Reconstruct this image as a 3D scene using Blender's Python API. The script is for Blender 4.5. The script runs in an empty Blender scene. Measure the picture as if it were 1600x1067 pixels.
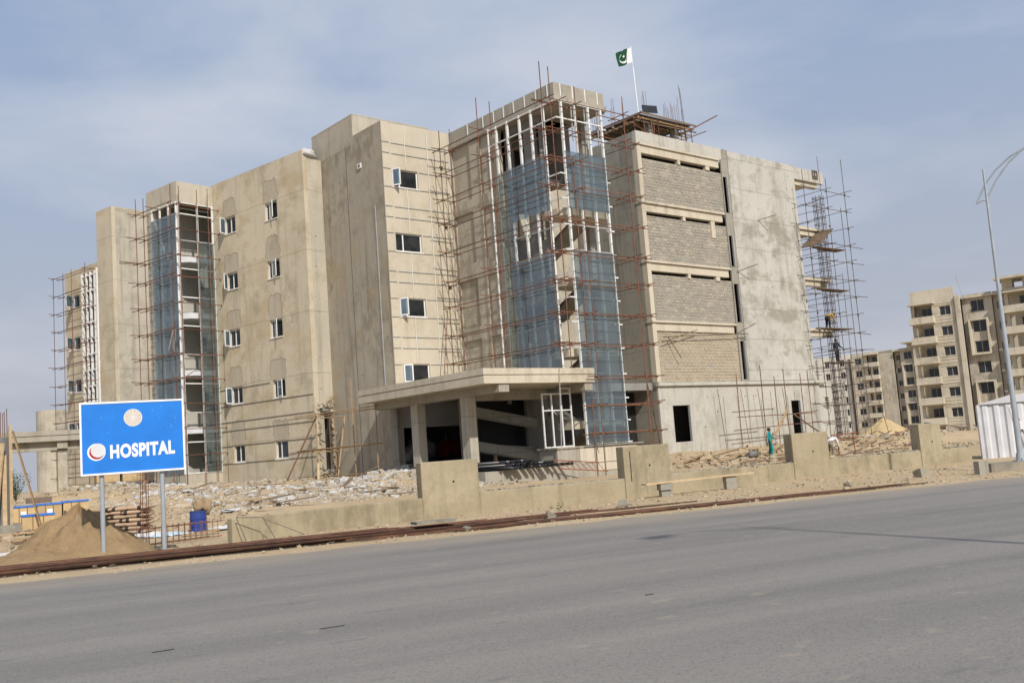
import bpy, math, random
from mathutils import Vector, Matrix, noise
random.seed(7)
R = math.radians
scene = bpy.context.scene
col = scene.collection

# ------------------------------------------------------------------ camera
def make_camera():
    f, roll, hd = 1557.0, R(4.2), R(49.9)
    pitch = math.atan((711 - 533.5) * math.cos(roll) / f)
    ch = Vector((math.cos(hd), math.sin(hd), 0)); rt = Vector((math.sin(hd), -math.cos(hd), 0)); up = Vector((0, 0, 1))
    F = ch * math.cos(pitch) + up * math.sin(pitch)
    U0 = up * math.cos(pitch) - ch * math.sin(pitch)
    X = rt * math.cos(roll) - U0 * math.sin(roll)
    U = rt * math.sin(roll) + U0 * math.cos(roll)
    cam = bpy.data.cameras.new('camera'); ob = bpy.data.objects.new('camera', cam); col.objects.link(ob)
    cam.sensor_width = 36.0; cam.lens = f / 1600 * 36; cam.clip_end = 6000; cam.clip_start = 0.1
    m = Matrix((X, U, -F)).transposed().to_4x4(); m.translation = Vector((0, 0, 1.65)); ob.matrix_world = m
    scene.camera = ob
make_camera()

# ------------------------------------------------------------------ light and sky
SUN_AZ = Vector((0.28, 0.96)).normalized(); SUN_EL = R(41)
def make_light():
    s = bpy.data.lights.new('sun', 'SUN'); s.energy = 3.1; s.angle = R(1.2); s.color = (1.0, 0.955, 0.885)
    o = bpy.data.objects.new('sun', s); col.objects.link(o)
    dv = Vector((SUN_AZ.x * math.cos(SUN_EL), SUN_AZ.y * math.cos(SUN_EL), -math.sin(SUN_EL)))
    o.rotation_euler = dv.to_track_quat('-Z', 'Y').to_euler(); o.location = (0, -30, 60)
    w = bpy.data.worlds.new('World'); scene.world = w; w.use_nodes = True
    nt = w.node_tree; N = nt.nodes; Lk = nt.links
    bg = N['Background']; bg.inputs[1].default_value = 0.089
    sky = N.new('ShaderNodeTexSky'); sky.sky_type = 'NISHITA'; sky.sun_disc = False
    sky.sun_elevation = SUN_EL; sky.sun_rotation = math.atan2(-SUN_AZ.x, -SUN_AZ.y)
    sky.dust_density = 4.0; sky.air_density = 1.0; sky.ozone_density = 1.2; sky.altitude = 20
    tc = N.new('ShaderNodeTexCoord')
    mp = N.new('ShaderNodeMapping'); mp.inputs['Scale'].default_value = (1.1, 1.1, 3.4); mp.inputs['Location'].default_value = (2.35, 0.6, 0.2)
    Lk.new(tc.outputs['Generated'], mp.inputs[0])
    n1 = N.new('ShaderNodeTexNoise'); n1.inputs['Scale'].default_value = 1.9; n1.inputs['Detail'].default_value = 7; n1.inputs['Roughness'].default_value = .52; n1.inputs['Distortion'].default_value = .25
    Lk.new(mp.outputs[0], n1.inputs['Vector'])
    rp = N.new('ShaderNodeValToRGB'); rp.color_ramp.elements[0].position = .46; rp.color_ramp.elements[0].color = (0, 0, 0, 1)
    rp.color_ramp.elements[1].position = .70; rp.color_ramp.elements[1].color = (1, 1, 1, 1)
    Lk.new(n1.outputs[0], rp.inputs[0])
    haze = N.new('ShaderNodeMix'); haze.data_type = 'RGBA'; haze.inputs[0].default_value = .72
    haze.inputs[7].default_value = (3.1, 3.95, 5.55, 1)
    Lk.new(sky.outputs[0], haze.inputs[6])
    # dusty band that thickens toward the horizon
    sx = N.new('ShaderNodeSeparateXYZ'); Lk.new(tc.outputs['Generated'], sx.inputs[0])
    mr = N.new('ShaderNodeMapRange'); mr.inputs[1].default_value = 0.0; mr.inputs[2].default_value = .46; mr.inputs[3].default_value = .9; mr.inputs[4].default_value = 0.0
    mr.interpolation_type = 'SMOOTHSTEP'
    Lk.new(sx.outputs[2], mr.inputs[0])
    hz = N.new('ShaderNodeMix'); hz.data_type = 'RGBA'; hz.inputs[7].default_value = (3.85, 4.0, 4.5, 1)
    Lk.new(mr.outputs[0], hz.inputs[0]); Lk.new(haze.outputs[2], hz.inputs[6])
    cl = N.new('ShaderNodeMix'); cl.data_type = 'RGBA'; cl.inputs[7].default_value = (5.6, 5.8, 6.3, 1)
    ml = N.new('ShaderNodeMath'); ml.operation = 'MULTIPLY'; ml.inputs[1].default_value = .62
    Lk.new(rp.outputs[0], ml.inputs[0]); Lk.new(ml.outputs[0], cl.inputs[0]); Lk.new(hz.outputs[2], cl.inputs[6])
    Lk.new(cl.outputs[2], bg.inputs[0])
make_light()
vs = scene.view_settings; vs.view_transform = 'Standard'; vs.look = 'None'; vs.gamma = 1; vs.exposure = .45; vs.use_curve_mapping = False

# ------------------------------------------------------------------ materials
M = {}
def new_mat(name):
    m = bpy.data.materials.new(name); m.use_nodes = True; M[name] = m
    nt = m.node_tree; return m, nt, nt.nodes, nt.links, nt.nodes['Principled BSDF']
def nz(N, Lk, vec, scale, detail=4, rough=.55, mapscale=None, loc=None):
    if mapscale or loc:
        mp = N.new('ShaderNodeMapping'); Lk.new(vec, mp.inputs[0])
        if mapscale: mp.inputs['Scale'].default_value = mapscale
        if loc: mp.inputs['Location'].default_value = loc
        vec = mp.outputs[0]
    n = N.new('ShaderNodeTexNoise'); n.inputs['Scale'].default_value = scale; n.inputs['Detail'].default_value = detail; n.inputs['Roughness'].default_value = rough
    Lk.new(vec, n.inputs['Vector']); return n.outputs[0]
def ramp(N, Lk, src, a, b):
    mr = N.new('ShaderNodeMapRange'); mr.inputs[1].default_value = a; mr.inputs[2].default_value = b; Lk.new(src, mr.inputs[0]); return mr.outputs[0]
def mixc(N, Lk, fac, A, B, blend='MIX', k=None):
    m = N.new('ShaderNodeMix'); m.data_type = 'RGBA'; m.blend_type = blend
    if k is not None:
        t = N.new('ShaderNodeMath'); t.operation = 'MULTIPLY'; t.inputs[1].default_value = k; Lk.new(fac, t.inputs[0]); fac = t.outputs[0]
    if isinstance(fac, (int, float)): m.inputs[0].default_value = fac
    else: Lk.new(fac, m.inputs[0])
    for i, v in ((6, A), (7, B)):
        if isinstance(v, tuple): m.inputs[i].default_value = (*v, 1)
        else: Lk.new(v, m.inputs[i])
    return m.outputs[2]
def concrete(name, c1, c2, stain, rough=.9, stain_k=.6, streak_k=.5, lift=None, big=.25, bump=.25, seed=0, patch=None, patch_k=.5, blotch=.5):
    m, nt, N, Lk, b = new_mat(name)
    g = N.new('ShaderNodeNewGeometry'); P = g.outputs['Position']
    c = mixc(N, Lk, ramp(N, Lk, nz(N, Lk, P, big, 6, .6, loc=(seed, 3, 1)), .35, .65), c1, c2)
    c = mixc(N, Lk, ramp(N, Lk, nz(N, Lk, P, .55, 5, .62, loc=(9 + seed, 2, 4)), .54, .7), c, stain, k=stain_k)
    st = ramp(N, Lk, nz(N, Lk, P, 1.0, 6, .65, mapscale=(2.2, 2.2, .13), loc=(seed, 0, 0)), .52, .68)
    c = mixc(N, Lk, st, c, tuple(x * .62 for x in stain), k=streak_k)
    bl = N.new('ShaderNodeMath'); bl.operation = 'MULTIPLY'
    Lk.new(ramp(N, Lk, nz(N, Lk, P, .16, 3, .5, loc=(seed * 3, 1, 9)), .46, .6), bl.inputs[0]); Lk.new(ramp(N, Lk, nz(N, Lk, P, 1.1, 8, .72, mapscale=(1, 1, .7), loc=(5, seed, 2)), .47, .6), bl.inputs[1])
    c = mixc(N, Lk, bl.outputs[0], c, tuple(x * .8 for x in stain), k=blotch)
    if patch:
        c = mixc(N, Lk, ramp(N, Lk, nz(N, Lk, P, .3, 7, .65, mapscale=(1, 1, 1.7), loc=(seed + 20, 7, 2)), .52, .62), c, patch, k=patch_k)
    fine = nz(N, Lk, P, 9, 6, .7)
    c = mixc(N, Lk, ramp(N, Lk, fine, .3, .75), c, mixc(N, Lk, 1.0, c, (.68, .68, .68), 'MULTIPLY'), k=.55)
    if lift:
        sx = N.new('ShaderNodeSeparateXYZ'); Lk.new(P, sx.inputs[0])
        wob = N.new('ShaderNodeMath'); wob.operation = 'MULTIPLY_ADD'; wob.inputs[1].default_value = .22; Lk.new(nz(N, Lk, P, .8, 4), wob.inputs[0]); Lk.new(sx.outputs[2], wob.inputs[2])
        fr = N.new('ShaderNodeMath'); fr.operation = 'PINGPONG'; fr.inputs[1].default_value = lift / 2; Lk.new(wob.outputs[0], fr.inputs[0])
        ln = ramp(N, Lk, fr.outputs[0], .05, .0)
        c = mixc(N, Lk, ln, c, tuple(x * .55 for x in stain), k=.5)
    Lk.new(c, b.inputs['Base Color']); b.inputs['Roughness'].default_value = rough; b.inputs['Specular IOR Level'].default_value = .2
    bp = N.new('ShaderNodeBump'); bp.inputs['Strength'].default_value = bump; bp.inputs['Distance'].default_value = .03
    Lk.new(nz(N, Lk, P, 5, 8, .7), bp.inputs['Height']); Lk.new(bp.outputs[0], b.inputs['Normal'])
    return m
def simple(name, c1, c2=None, rough=.7, metal=0, scale=6, bump=0, rnd=0, detail=4, obj=True, spec=.3):
    m, nt, N, Lk, b = new_mat(name)
    tc = N.new('ShaderNodeTexCoord'); P = tc.outputs['Object'] if obj else N.new('ShaderNodeNewGeometry').outputs['Position']
    c2 = c2 or tuple(x * .75 for x in c1)
    n = nz(N, Lk, P, scale, detail, .6)
    c = mixc(N, Lk, ramp(N, Lk, n, .35, .65), c1, c2)
    if rnd:
        oi = N.new('ShaderNodeObjectInfo'); hs = N.new('ShaderNodeHueSaturation')
        mr = N.new('ShaderNodeMapRange'); mr.inputs[3].default_value = 1 - rnd; mr.inputs[4].default_value = 1 + rnd; Lk.new(oi.outputs['Random'], mr.inputs[0])
        Lk.new(mr.outputs[0], hs.inputs['Value']); Lk.new(c, hs.inputs['Color']); c = hs.outputs[0]
    Lk.new(c, b.inputs['Base Color']); b.inputs['Roughness'].default_value = rough; b.inputs['Metallic'].default_value = metal; b.inputs['Specular IOR Level'].default_value = spec
    if bump:
        bp = N.new('ShaderNodeBump'); bp.inputs['Strength'].default_value = bump; bp.inputs['Distance'].default_value = .02; Lk.new(n, bp.inputs['Height']); Lk.new(bp.outputs[0], b.inputs['Normal'])
    return m
def glass(name, tint, dust, kd, kg):
    m, nt, N, Lk, b = new_mat(name); N.remove(b)
    out = N['Material Output']
    tr = N.new('ShaderNodeBsdfTransparent'); tr.inputs[0].default_value = (*tint, 1)
    df = N.new('ShaderNodeBsdfDiffuse'); P = N.new('ShaderNodeNewGeometry').outputs['Position']
    Lk.new(mixc(N, Lk, ramp(N, Lk, nz(N, Lk, P, .7, 5), .35, .65), dust, tuple(x * .6 for x in dust)), df.inputs[0])
    gl = N.new('ShaderNodeBsdfGlossy'); gl.inputs['Roughness'].default_value = .03; gl.inputs[0].default_value = (.84, .87, .88, 1)
    a = N.new('ShaderNodeMixShader'); a.inputs[0].default_value = kd; Lk.new(tr.outputs[0], a.inputs[1]); Lk.new(df.outputs[0], a.inputs[2])
    lw = N.new('ShaderNodeLayerWeight'); lw.inputs[0].default_value = .5
    pw = N.new('ShaderNodeMath'); pw.operation = 'POWER'; pw.inputs[1].default_value = 4; Lk.new(lw.outputs['Facing'], pw.inputs[0])
    ad = N.new('ShaderNodeMath'); ad.operation = 'MULTIPLY_ADD'; ad.inputs[1].default_value = .5; ad.inputs[2].default_value = kg; Lk.new(pw.outputs[0], ad.inputs[0])
    z = N.new('ShaderNodeMixShader'); Lk.new(ad.outputs[0], z.inputs[0]); Lk.new(a.outputs[0], z.inputs[1]); Lk.new(gl.outputs[0], z.inputs[2])
    Lk.new(z.outputs[0], out.inputs[0]); return m

concrete('plaster_tan', (.60, .52, .385), (.53, .465, .35), (.385, .325, .22), lift=3.8, seed=1, patch=(.47, .37, .225), patch_k=.6, streak_k=.35, stain_k=.8)
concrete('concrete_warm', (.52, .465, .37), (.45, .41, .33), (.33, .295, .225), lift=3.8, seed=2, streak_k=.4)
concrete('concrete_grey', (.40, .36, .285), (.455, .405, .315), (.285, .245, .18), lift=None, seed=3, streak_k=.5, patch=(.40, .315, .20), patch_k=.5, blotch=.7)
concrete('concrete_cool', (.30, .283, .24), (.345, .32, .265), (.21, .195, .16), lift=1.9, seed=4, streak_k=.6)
concrete('plaster_light', (.58, .515, .405), (.525, .47, .37), (.46, .36, .22), seed=5, stain_k=.35, streak_k=.25, blotch=.3)
concrete('concrete_pale', (.52, .50, .445), (.465, .445, .39), (.27, .245, .195), lift=2.1, seed=6, stain_k=.8, streak_k=.3, patch=(.285, .262, .212), patch_k=.85, blotch=.9)
concrete('concrete_base', (.52, .50, .44), (.475, .45, .385), (.37, .345, .285), seed=7, stain_k=.5, streak_k=.4)
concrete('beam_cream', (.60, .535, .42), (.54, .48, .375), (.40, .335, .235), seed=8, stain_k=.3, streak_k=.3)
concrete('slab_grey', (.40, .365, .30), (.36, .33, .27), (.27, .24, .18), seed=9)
concrete('boundary_plaster', (.345, .29, .19), (.40, .34, .23), (.245, .205, .13), seed=10, streak_k=.4, big=.5, blotch=.6, patch=(.30, .25, .16), patch_k=.4)
concrete('patch_plaster', (.50, .44, .335), (.455, .40, .305), (.40, .34, .245), seed=11, stain_k=.3, streak_k=.3)
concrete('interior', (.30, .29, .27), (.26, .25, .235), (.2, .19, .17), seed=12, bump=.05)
concrete('apt_wall', (.62, .555, .44), (.57, .51, .40), (.35, .29, .2), seed=13, stain_k=.3, streak_k=.3)
concrete('apt_wall_dark', (.54, .485, .39), (.49, .44, .35), (.26, .215, .15), seed=14, stain_k=.4)
concrete('apt_white', (.74, .70, .62), (.69, .65, .57), (.42, .38, .3), seed=15, stain_k=.3, streak_k=.3)
concrete('plinth_dark', (.17, .165, .16), (.22, .21, .2), (.11, .105, .1), seed=16)
concrete('stone', (.33, .29, .22), (.26, .235, .19), (.17, .15, .12), seed=17, big=2.0)
simple('block_grey', (.315, .29, .245), (.26, .24, .20), rough=.95, scale=2.3, bump=.5, obj=False, detail=6)
simple('block_light', (.385, .34, .27), (.33, .29, .23), rough=.95, scale=2.3, bump=.5, obj=False, detail=6)
simple('block', (.335, .30, .245), (.275, .245, .20), rough=.95, scale=3.3, bump=.5, obj=False, detail=6)
simple('block_tan', (.40, .335, .245), (.345, .29, .21), rough=.95, scale=1.3, bump=.5, obj=False, detail=6)
simple('mortar', (.44, .40, .33), (.34, .305, .25), rough=.95, scale=4, obj=False)
simple('rust', (.19, .088, .052), (.115, .056, .037), rough=.85, scale=5, rnd=.35, obj=False)
simple('rust_orange', (.27, .085, .032), (.18, .06, .027), rough=.85, scale=8, rnd=.2)
simple('rebar_rust', (.055, .03, .021), (.125, .058, .034), rough=.8, scale=3, rnd=.4, obj=False)
simple('steel_dark', (.09, .075, .065), (.14, .11, .09), rough=.7, scale=7, rnd=.25)
simple('wood', (.36, .25, .14), (.25, .165, .09), rough=.85, scale=6, rnd=.25, obj=False)
simple('wood_pale', (.50, .38, .23), (.38, .28, .165), rough=.85, scale=7, rnd=.2, obj=False)
simple('wood_dark', (.13, .09, .06), (.18, .125, .08), rough=.9, scale=6, rnd=.2)
simple('white_paint', (.75, .74, .71), (.66, .65, .62), rough=.5, scale=3, obj=False)
simple('white_panel', (.63, .63, .645), (.53, .53, .545), rough=.55, scale=1.2)
simple('rail_metal', (.40, .40, .39), (.30, .30, .29), rough=.5, scale=8, obj=False)
simple('rail_dark', (.13, .12, .105), (.19, .17, .14), rough=.6, scale=5, obj=False)
simple('galvanized', (.42, .45, .47), (.34, .37, .39), rough=.5, metal=.35, scale=2.5)
simple('lamp_head', (.16, .11, .07), (.12, .085, .055), rough=.6)
simple('sign_blue', (.013, .19, .64), (.012, .165, .57), rough=.5, scale=2.2, detail=6)
simple('sign_white', (.80, .80, .80), (.74, .74, .74), rough=.45)
simple('sign_red', (.45, .02, .03), rough=.5)
simple('sign_cream', (.62, .56, .47), (.50, .42, .33), rough=.6, scale=60, detail=1)
simple('drum_blue', (.02, .045, .24), (.035, .06, .20), rough=.5, scale=3)
simple('tank_blue', (.01, .12, .5), rough=.5)
simple('tape_blue', (.03, .13, .55), (.05, .2, .6), rough=.6)
simple('cardboard', (.50, .36, .19), (.42, .30, .16), rough=.9, scale=3, rnd=.15)
simple('paper_bag', (.36, .25, .165), (.43, .31, .21), rough=.9, scale=5, rnd=.15)
simple('bag_print', (.05, .04, .035), rough=.9)
simple('sack_white', (.56, .55, .53), (.40, .39, .37), rough=.9, scale=3)
simple('sack_tan', (.34, .245, .15), (.27, .19, .115), rough=.95, scale=8, bump=.4)
simple('pipe_black', (.018, .02, .024), (.032, .034, .04), rough=.35, scale=5, spec=.5)
simple('red_paint', (.14, .012, .012), (.09, .008, .01), rough=.5, scale=2)
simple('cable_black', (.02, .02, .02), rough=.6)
simple('plastic_sheet', (.55, .62, .66), (.40, .50, .56), rough=.4, scale=4)
simple('rock', (.43, .37, .285), (.29, .245, .18), rough=.95, scale=.9, obj=False, detail=5)
simple('rock_tan', (.42, .34, .235), (.32, .26, .18), rough=.95, scale=1.3, obj=False, detail=5)
simple('leaf', (.05, .085, .03), (.075, .11, .04), rough=.7, scale=4)
simple('flag_green', (.008, .075, .03), (.006, .06, .024), rough=.8, scale=2)
simple('skin', (.16, .085, .05), rough=.6)
simple('hair', (.012, .01, .009), rough=.7)
simple('cloth_teal', (.015, .24, .24), (.012, .19, .19), rough=.9, scale=9)
simple('cloth_white', (.70, .70, .70), (.6, .6, .6), rough=.9, scale=9)
simple('cloth_dark', (.03, .03, .035), rough=.9)
simple('cloth_yellow', (.5, .3, .03), rough=.9)
simple('cloth_khaki', (.25, .22, .17), rough=.9)
simple('asphalt_litter', (.06, .05, .045), rough=.9)
glass('glass_blue', (.80, .86, .875), (.165, .20, .21), .21, .12)
glass('glass_pane', (.55, .68, .76), (.22, .30, .36), .30, .16)
def dark_glass():
    m, nt, N, Lk, b = new_mat('window_glass')
    P = N.new('ShaderNodeNewGeometry').outputs['Position']
    Lk.new(mixc(N, Lk, ramp(N, Lk, nz(N, Lk, P, 1.3, 4), .35, .65), (.012, .014, .016), (.035, .038, .04)), b.inputs['Base Color'])
    b.inputs['Roughness'].default_value = .12; b.inputs['Specular IOR Level'].default_value = .55
    bp = N.new('ShaderNodeBump'); bp.inputs['Strength'].default_value = .04; bp.inputs['Distance'].default_value = .05; Lk.new(nz(N, Lk, P, .9, 2), bp.inputs['Height']); Lk.new(bp.outputs[0], b.inputs['Normal'])
dark_glass()
def asphalt():
    m, nt, N, Lk, b = new_mat('asphalt')
    P = N.new('ShaderNodeNewGeometry').outputs['Position']
    mp = N.new('ShaderNodeMapping'); mp.vector_type = 'POINT'; mp.inputs['Rotation'].default_value = (0, 0, R(16.9)); Lk.new(P, mp.inputs[0]); Q = mp.outputs[0]
    c = mixc(N, Lk, ramp(N, Lk, nz(N, Lk, Q, .16, 5, .6, mapscale=(.35, 1.3, 1)), .35, .65), (.162, .150, .137), (.215, .198, .178))
    c = mixc(N, Lk, ramp(N, Lk, nz(N, Lk, Q, .5, 4, .6, mapscale=(.07, 1.6, 1)), .45, .7), c, (.265, .243, .216), k=.55)
    c = mixc(N, Lk, ramp(N, Lk, nz(N, Lk, Q, .7, 5, .65, mapscale=(.12, 1.2, 1), loc=(4, 8, 0)), .56, .72), c, (.125, .117, .109), k=.6)
    sy = N.new('ShaderNodeSeparateXYZ'); Lk.new(Q, sy.inputs[0])
    wv = N.new('ShaderNodeMath'); wv.operation = 'MULTIPLY_ADD'; wv.inputs[1].default_value = 1.6; Lk.new(nz(N, Lk, Q, .12, 3, .5, mapscale=(.4, .1, 1)), wv.inputs[0]); Lk.new(sy.outputs[1], wv.inputs[2])
    pp = N.new('ShaderNodeMath'); pp.operation = 'PINGPONG'; pp.inputs[1].default_value = .95; Lk.new(wv.outputs[0], pp.inputs[0])
    tk = N.new('ShaderNodeMath'); tk.operation = 'MULTIPLY'; Lk.new(ramp(N, Lk, pp.outputs[0], .42, .0), tk.inputs[0]); Lk.new(ramp(N, Lk, nz(N, Lk, Q, .25, 4, .6, mapscale=(.15, 1, 1), loc=(3, 3, 0)), .4, .65), tk.inputs[1])
    c = mixc(N, Lk, tk.outputs[0], c, (.128, .12, .112), k=.5)
    # aggregate
    vo = N.new('ShaderNodeTexVoronoi'); vo.inputs['Scale'].default_value = 55; Lk.new(P, vo.inputs[0])
    rg = N.new('ShaderNodeRGBToBW'); Lk.new(vo.outputs['Color'], rg.inputs[0])
    c = mixc(N, Lk, ramp(N, Lk, rg.outputs[0], .35, .95), c, (.27, .255, .235), k=.35)
    c = mixc(N, Lk, ramp(N, Lk, rg.outputs[0], .35, .1), c, (.07, .068, .066), k=.35)
    # sand dust drifting in from the far edge, specks of dried mud
    sx = N.new('ShaderNodeSeparateXYZ'); Lk.new(Q, sx.inputs[0])
    sand = nz(N, Lk, Q, .8, 6, .65, mapscale=(.3, 1, 1), loc=(2, 2, 0))
    ad = N.new('ShaderNodeMath'); ad.operation = 'MULTIPLY_ADD'; ad.inputs[1].default_value = 5.0; Lk.new(sand, ad.inputs[0]); Lk.new(sx.outputs[1], ad.inputs[2])
    c = mixc(N, Lk, ramp(N, Lk, ad.outputs[0], 20.6, 24.4), c, (.36, .29, .20), k=.75)
    c = mixc(N, Lk, ramp(N, Lk, nz(N, Lk, Q, 2.6, 3, .5, mapscale=(.6, 1, 1), loc=(1, 5, 0)), .645, .71), c, (.31, .26, .2), k=.5)
    c = mixc(N, Lk, ramp(N, Lk, nz(N, Lk, Q, 3.1, 3, .5, mapscale=(.4, 1, 1), loc=(7, 1, 0)), .655, .71), c, (.10, .095, .09), k=.35)
    Lk.new(c, b.inputs['Base Color']); b.inputs['Roughness'].default_value = .82; b.inputs['Specular IOR Level'].default_value = .28
    bp = N.new('ShaderNodeBump'); bp.inputs['Strength'].default_value = .5; bp.inputs['Distance'].default_value = .012
    Lk.new(rg.outputs[0], bp.inputs['Height']); Lk.new(bp.outputs[0], b.inputs['Normal'])
asphalt()
def dirt(name, a, b_, c_, d_):
    m, nt, N, Lk, b = new_mat(name)
    P = N.new('ShaderNodeNewGeometry').outputs['Position']
    c = mixc(N, Lk, ramp(N, Lk, nz(N, Lk, P, .22, 6, .6), .38, .62), a, b_)
    c = mixc(N, Lk, ramp(N, Lk, nz(N, Lk, P, 1.3, 6, .65, loc=(3, 1, 0)), .5, .68), c, c_, k=.7)
    c = mixc(N, Lk, ramp(N, Lk, nz(N, Lk, P, 14, 5, .7), .5, .75), c, d_, k=.6)
    Lk.new(c, b.inputs['Base Color']); b.inputs['Roughness'].default_value = .97; b.inputs['Specular IOR Level'].default_value = .1
    bp = N.new('ShaderNodeBump'); bp.inputs['Strength'].default_value = .7; bp.inputs['Distance'].default_value = .06
    Lk.new(nz(N, Lk, P, 6, 9, .72), bp.inputs['Height']); Lk.new(bp.outputs[0], b.inputs['Normal'])
dirt('dirt', (.41, .305, .185), (.46, .355, .225), (.34, .275, .19), (.28, .22, .145))
dirt('sand_brown', (.30, .205, .11), (.25, .17, .09), (.34, .24, .135), (.17, .115, .065))
dirt('sand_yellow', (.50, .375, .205), (.45, .335, .185), (.42, .31, .17), (.36, .26, .14))

# ------------------------------------------------------------------ helpers
class Fr:                                   # local frame on a wall: u along the wall (left to right seen from outside), w into it, z up
    def __init__(s, o, u):
        s.o = Vector((o[0], o[1])); s.u = Vector(u).normalized(); s.w = Vector((-s.u.y, s.u.x))
    def __call__(s, u, w, z): p = s.o + s.u * u + s.w * w; return (p.x, p.y, z)
def FX(x, y): return Fr((x, y), (1, 0))
def FY(x, y): return Fr((x, y), (0, -1))
WF = FX(0, 0)
def FL(o): return Fr(o, (.1765, -.9843))    # the left wing stands about ten degrees off the main block
def FLR(o): return Fr(o, (.9843, .1765))
class MB:
    def __init__(s): s.v = []; s.f = []; s.m = []
    def quad(s, *p, m=0):
        i = len(s.v); s.v += [tuple(q) for q in p]; s.f.append(tuple(range(i, i + len(p)))); s.m.append(m)
    def box(s, fr, u0, u1, w0, w1, z0, z1, m=0):
        i = len(s.v)
        s.v += [fr(u0, w0, z0), fr(u1, w0, z0), fr(u1, w1, z0), fr(u0, w1, z0), fr(u0, w0, z1), fr(u1, w0, z1), fr(u1, w1, z1), fr(u0, w1, z1)]
        for f in ((3, 2, 1, 0), (4, 5, 6, 7), (0, 1, 5, 4), (1, 2, 6, 5), (2, 3, 7, 6), (3, 0, 4, 7)):
            s.f.append(tuple(i + k for k in f)); s.m.append(m)
    def bar(s, a, b, r, n=6, m=0, r2=None):
        a = Vector(a); b = Vector(b); d = (b - a).normalized(); x = d.orthogonal().normalized(); y = d.cross(x); i = len(s.v); r2 = r if r2 is None else r2
        for P, rr in ((a, r), (b, r2)):
            for k in range(n):
                t = 2 * math.pi * k / n; s.v.append(tuple(P + (x * math.cos(t) + y * math.sin(t)) * rr))
        for k in range(n):
            s.f.append((i + k, i + (k + 1) % n, i + n + (k + 1) % n, i + n + k)); s.m.append(m)
        s.f.append(tuple(i + k for k in reversed(range(n)))); s.m.append(m); s.f.append(tuple(i + n + k for k in range(n))); s.m.append(m)
    def tube(s, pts, r, n=6, m=0):
        for a, b in zip(pts, pts[1:]): s.bar(a, b, r, n, m)
    def prism(s, poly, z0, z1, m=0):        # poly: list of (x, y), counter-clockwise
        n = len(poly); i = len(s.v)
        s.v += [(x, y, z0) for x, y in poly] + [(x, y, z1) for x, y in poly]
        for k in range(n): s.f.append((i + k, i + (k + 1) % n, i + n + (k + 1) % n, i + n + k)); s.m.append(m)
        s.f.append(tuple(i + k for k in reversed(range(n)))); s.m.append(m); s.f.append(tuple(i + n + k for k in range(n))); s.m.append(m)
    def rock(s, c, r, m=0, flat=.6):
        i = len(s.v); rot = Matrix.Rotation(random.random() * 6.28, 3, 'Z') @ Matrix.Rotation(random.uniform(-.5, .5), 3, 'X')
        sc = Vector((random.uniform(.6, 1.3), random.uniform(.5, 1.1), random.uniform(.35, 1) * flat)) * r
        for a in (-1, 1):
            for p in ((-1, -1), (1, -1), (1, 1), (-1, 1)):
                k = random.uniform(.55, 1.05)
                q = rot @ Vector((p[0] * sc.x * k, p[1] * sc.y * random.uniform(.6, 1.05), a * sc.z * random.uniform(.7, 1.1)))
                s.v.append((c[0] + q.x, c[1] + q.y, c[2] + q.z))
        for f in ((3, 2, 1, 0), (4, 5, 6, 7), (0, 1, 5, 4), (1, 2, 6, 5), (2, 3, 7, 6), (3, 0, 4, 7)):
            s.f.append(tuple(i + k for k in f)); s.m.append(m)
    def wall(s, fr, L, z0, z1, holes=(), t=.3, u0=0, m=0, mh=None, w=0):
        us = sorted({u0, L, *[h[0] for h in holes], *[h[1] for h in holes]}); zs = sorted({z0, z1, *[h[2] for h in holes], *[h[3] for h in holes]})
        us = [u for u in us if u0 <= u <= L]; zs = [z for z in zs if z0 <= z <= z1]
        for a, b in zip(us, us[1:]):
            run = None
            for c, d in zip(zs, zs[1:]):
                uc, zc = (a + b) / 2, (c + d) / 2
                if any(h[0] < uc < h[1] and h[2] < zc < h[3] for h in holes):
                    if run: s._wq(fr, a, b, run[0], run[1], w, t, m); run = None
                else: run = (run[0], d) if run else (c, d)
            if run: s._wq(fr, a, b, run[0], run[1], w, t, m)
        for h in holes:
            k = m if mh is None else mh; a, b, c, d = h
            s.quad(fr(a, w, c), fr(a, w, d), fr(a, w + t, d), fr(a, w + t, c), m=k); s.quad(fr(b, w, c), fr(b, w + t, c), fr(b, w + t, d), fr(b, w, d), m=k)
            s.quad(fr(a, w, c), fr(a, w + t, c), fr(b, w + t, c), fr(b, w, c), m=k); s.quad(fr(a, w, d), fr(b, w, d), fr(b, w + t, d), fr(a, w + t, d), m=k)
        a, b, c, d = u0, L, z0, z1
        s.quad(fr(a, w, c), fr(a, w, d), fr(a, w + t, d), fr(a, w + t, c), m=m); s.quad(fr(b, w, c), fr(b, w + t, c), fr(b, w + t, d), fr(b, w, d), m=m)
        s.quad(fr(a, w, d), fr(b, w, d), fr(b, w + t, d), fr(a, w + t, d), m=m); s.quad(fr(a, w, c), fr(a, w + t, c), fr(b, w + t, c), fr(b, w, c), m=m)
    def _wq(s, fr, a, b, c, d, w, t, m):
        s.quad(fr(a, w, c), fr(b, w, c), fr(b, w, d), fr(a, w, d), m=m); s.quad(fr(a, w + t, c), fr(a, w + t, d), fr(b, w + t, d), fr(b, w + t, c), m=m)
    def mesh(s, name, mats, off=None, smooth=False, rz=0):
        me = bpy.data.meshes.new(name); v = s.v
        if off is not None:
            o = Vector(off); rm = Matrix.Rotation(-rz, 3, 'Z'); v = [tuple(rm @ (Vector(p) - o)) for p in v]
        me.from_pydata(v, [], s.f)
        for mt in (mats if isinstance(mats, (list, tuple)) else [mats]): me.materials.append(M[mt])
        me.polygons.foreach_set('material_index', s.m)
        if smooth: me.polygons.foreach_set('use_smooth', [True] * len(s.f))
        me.update(); return me
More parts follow.
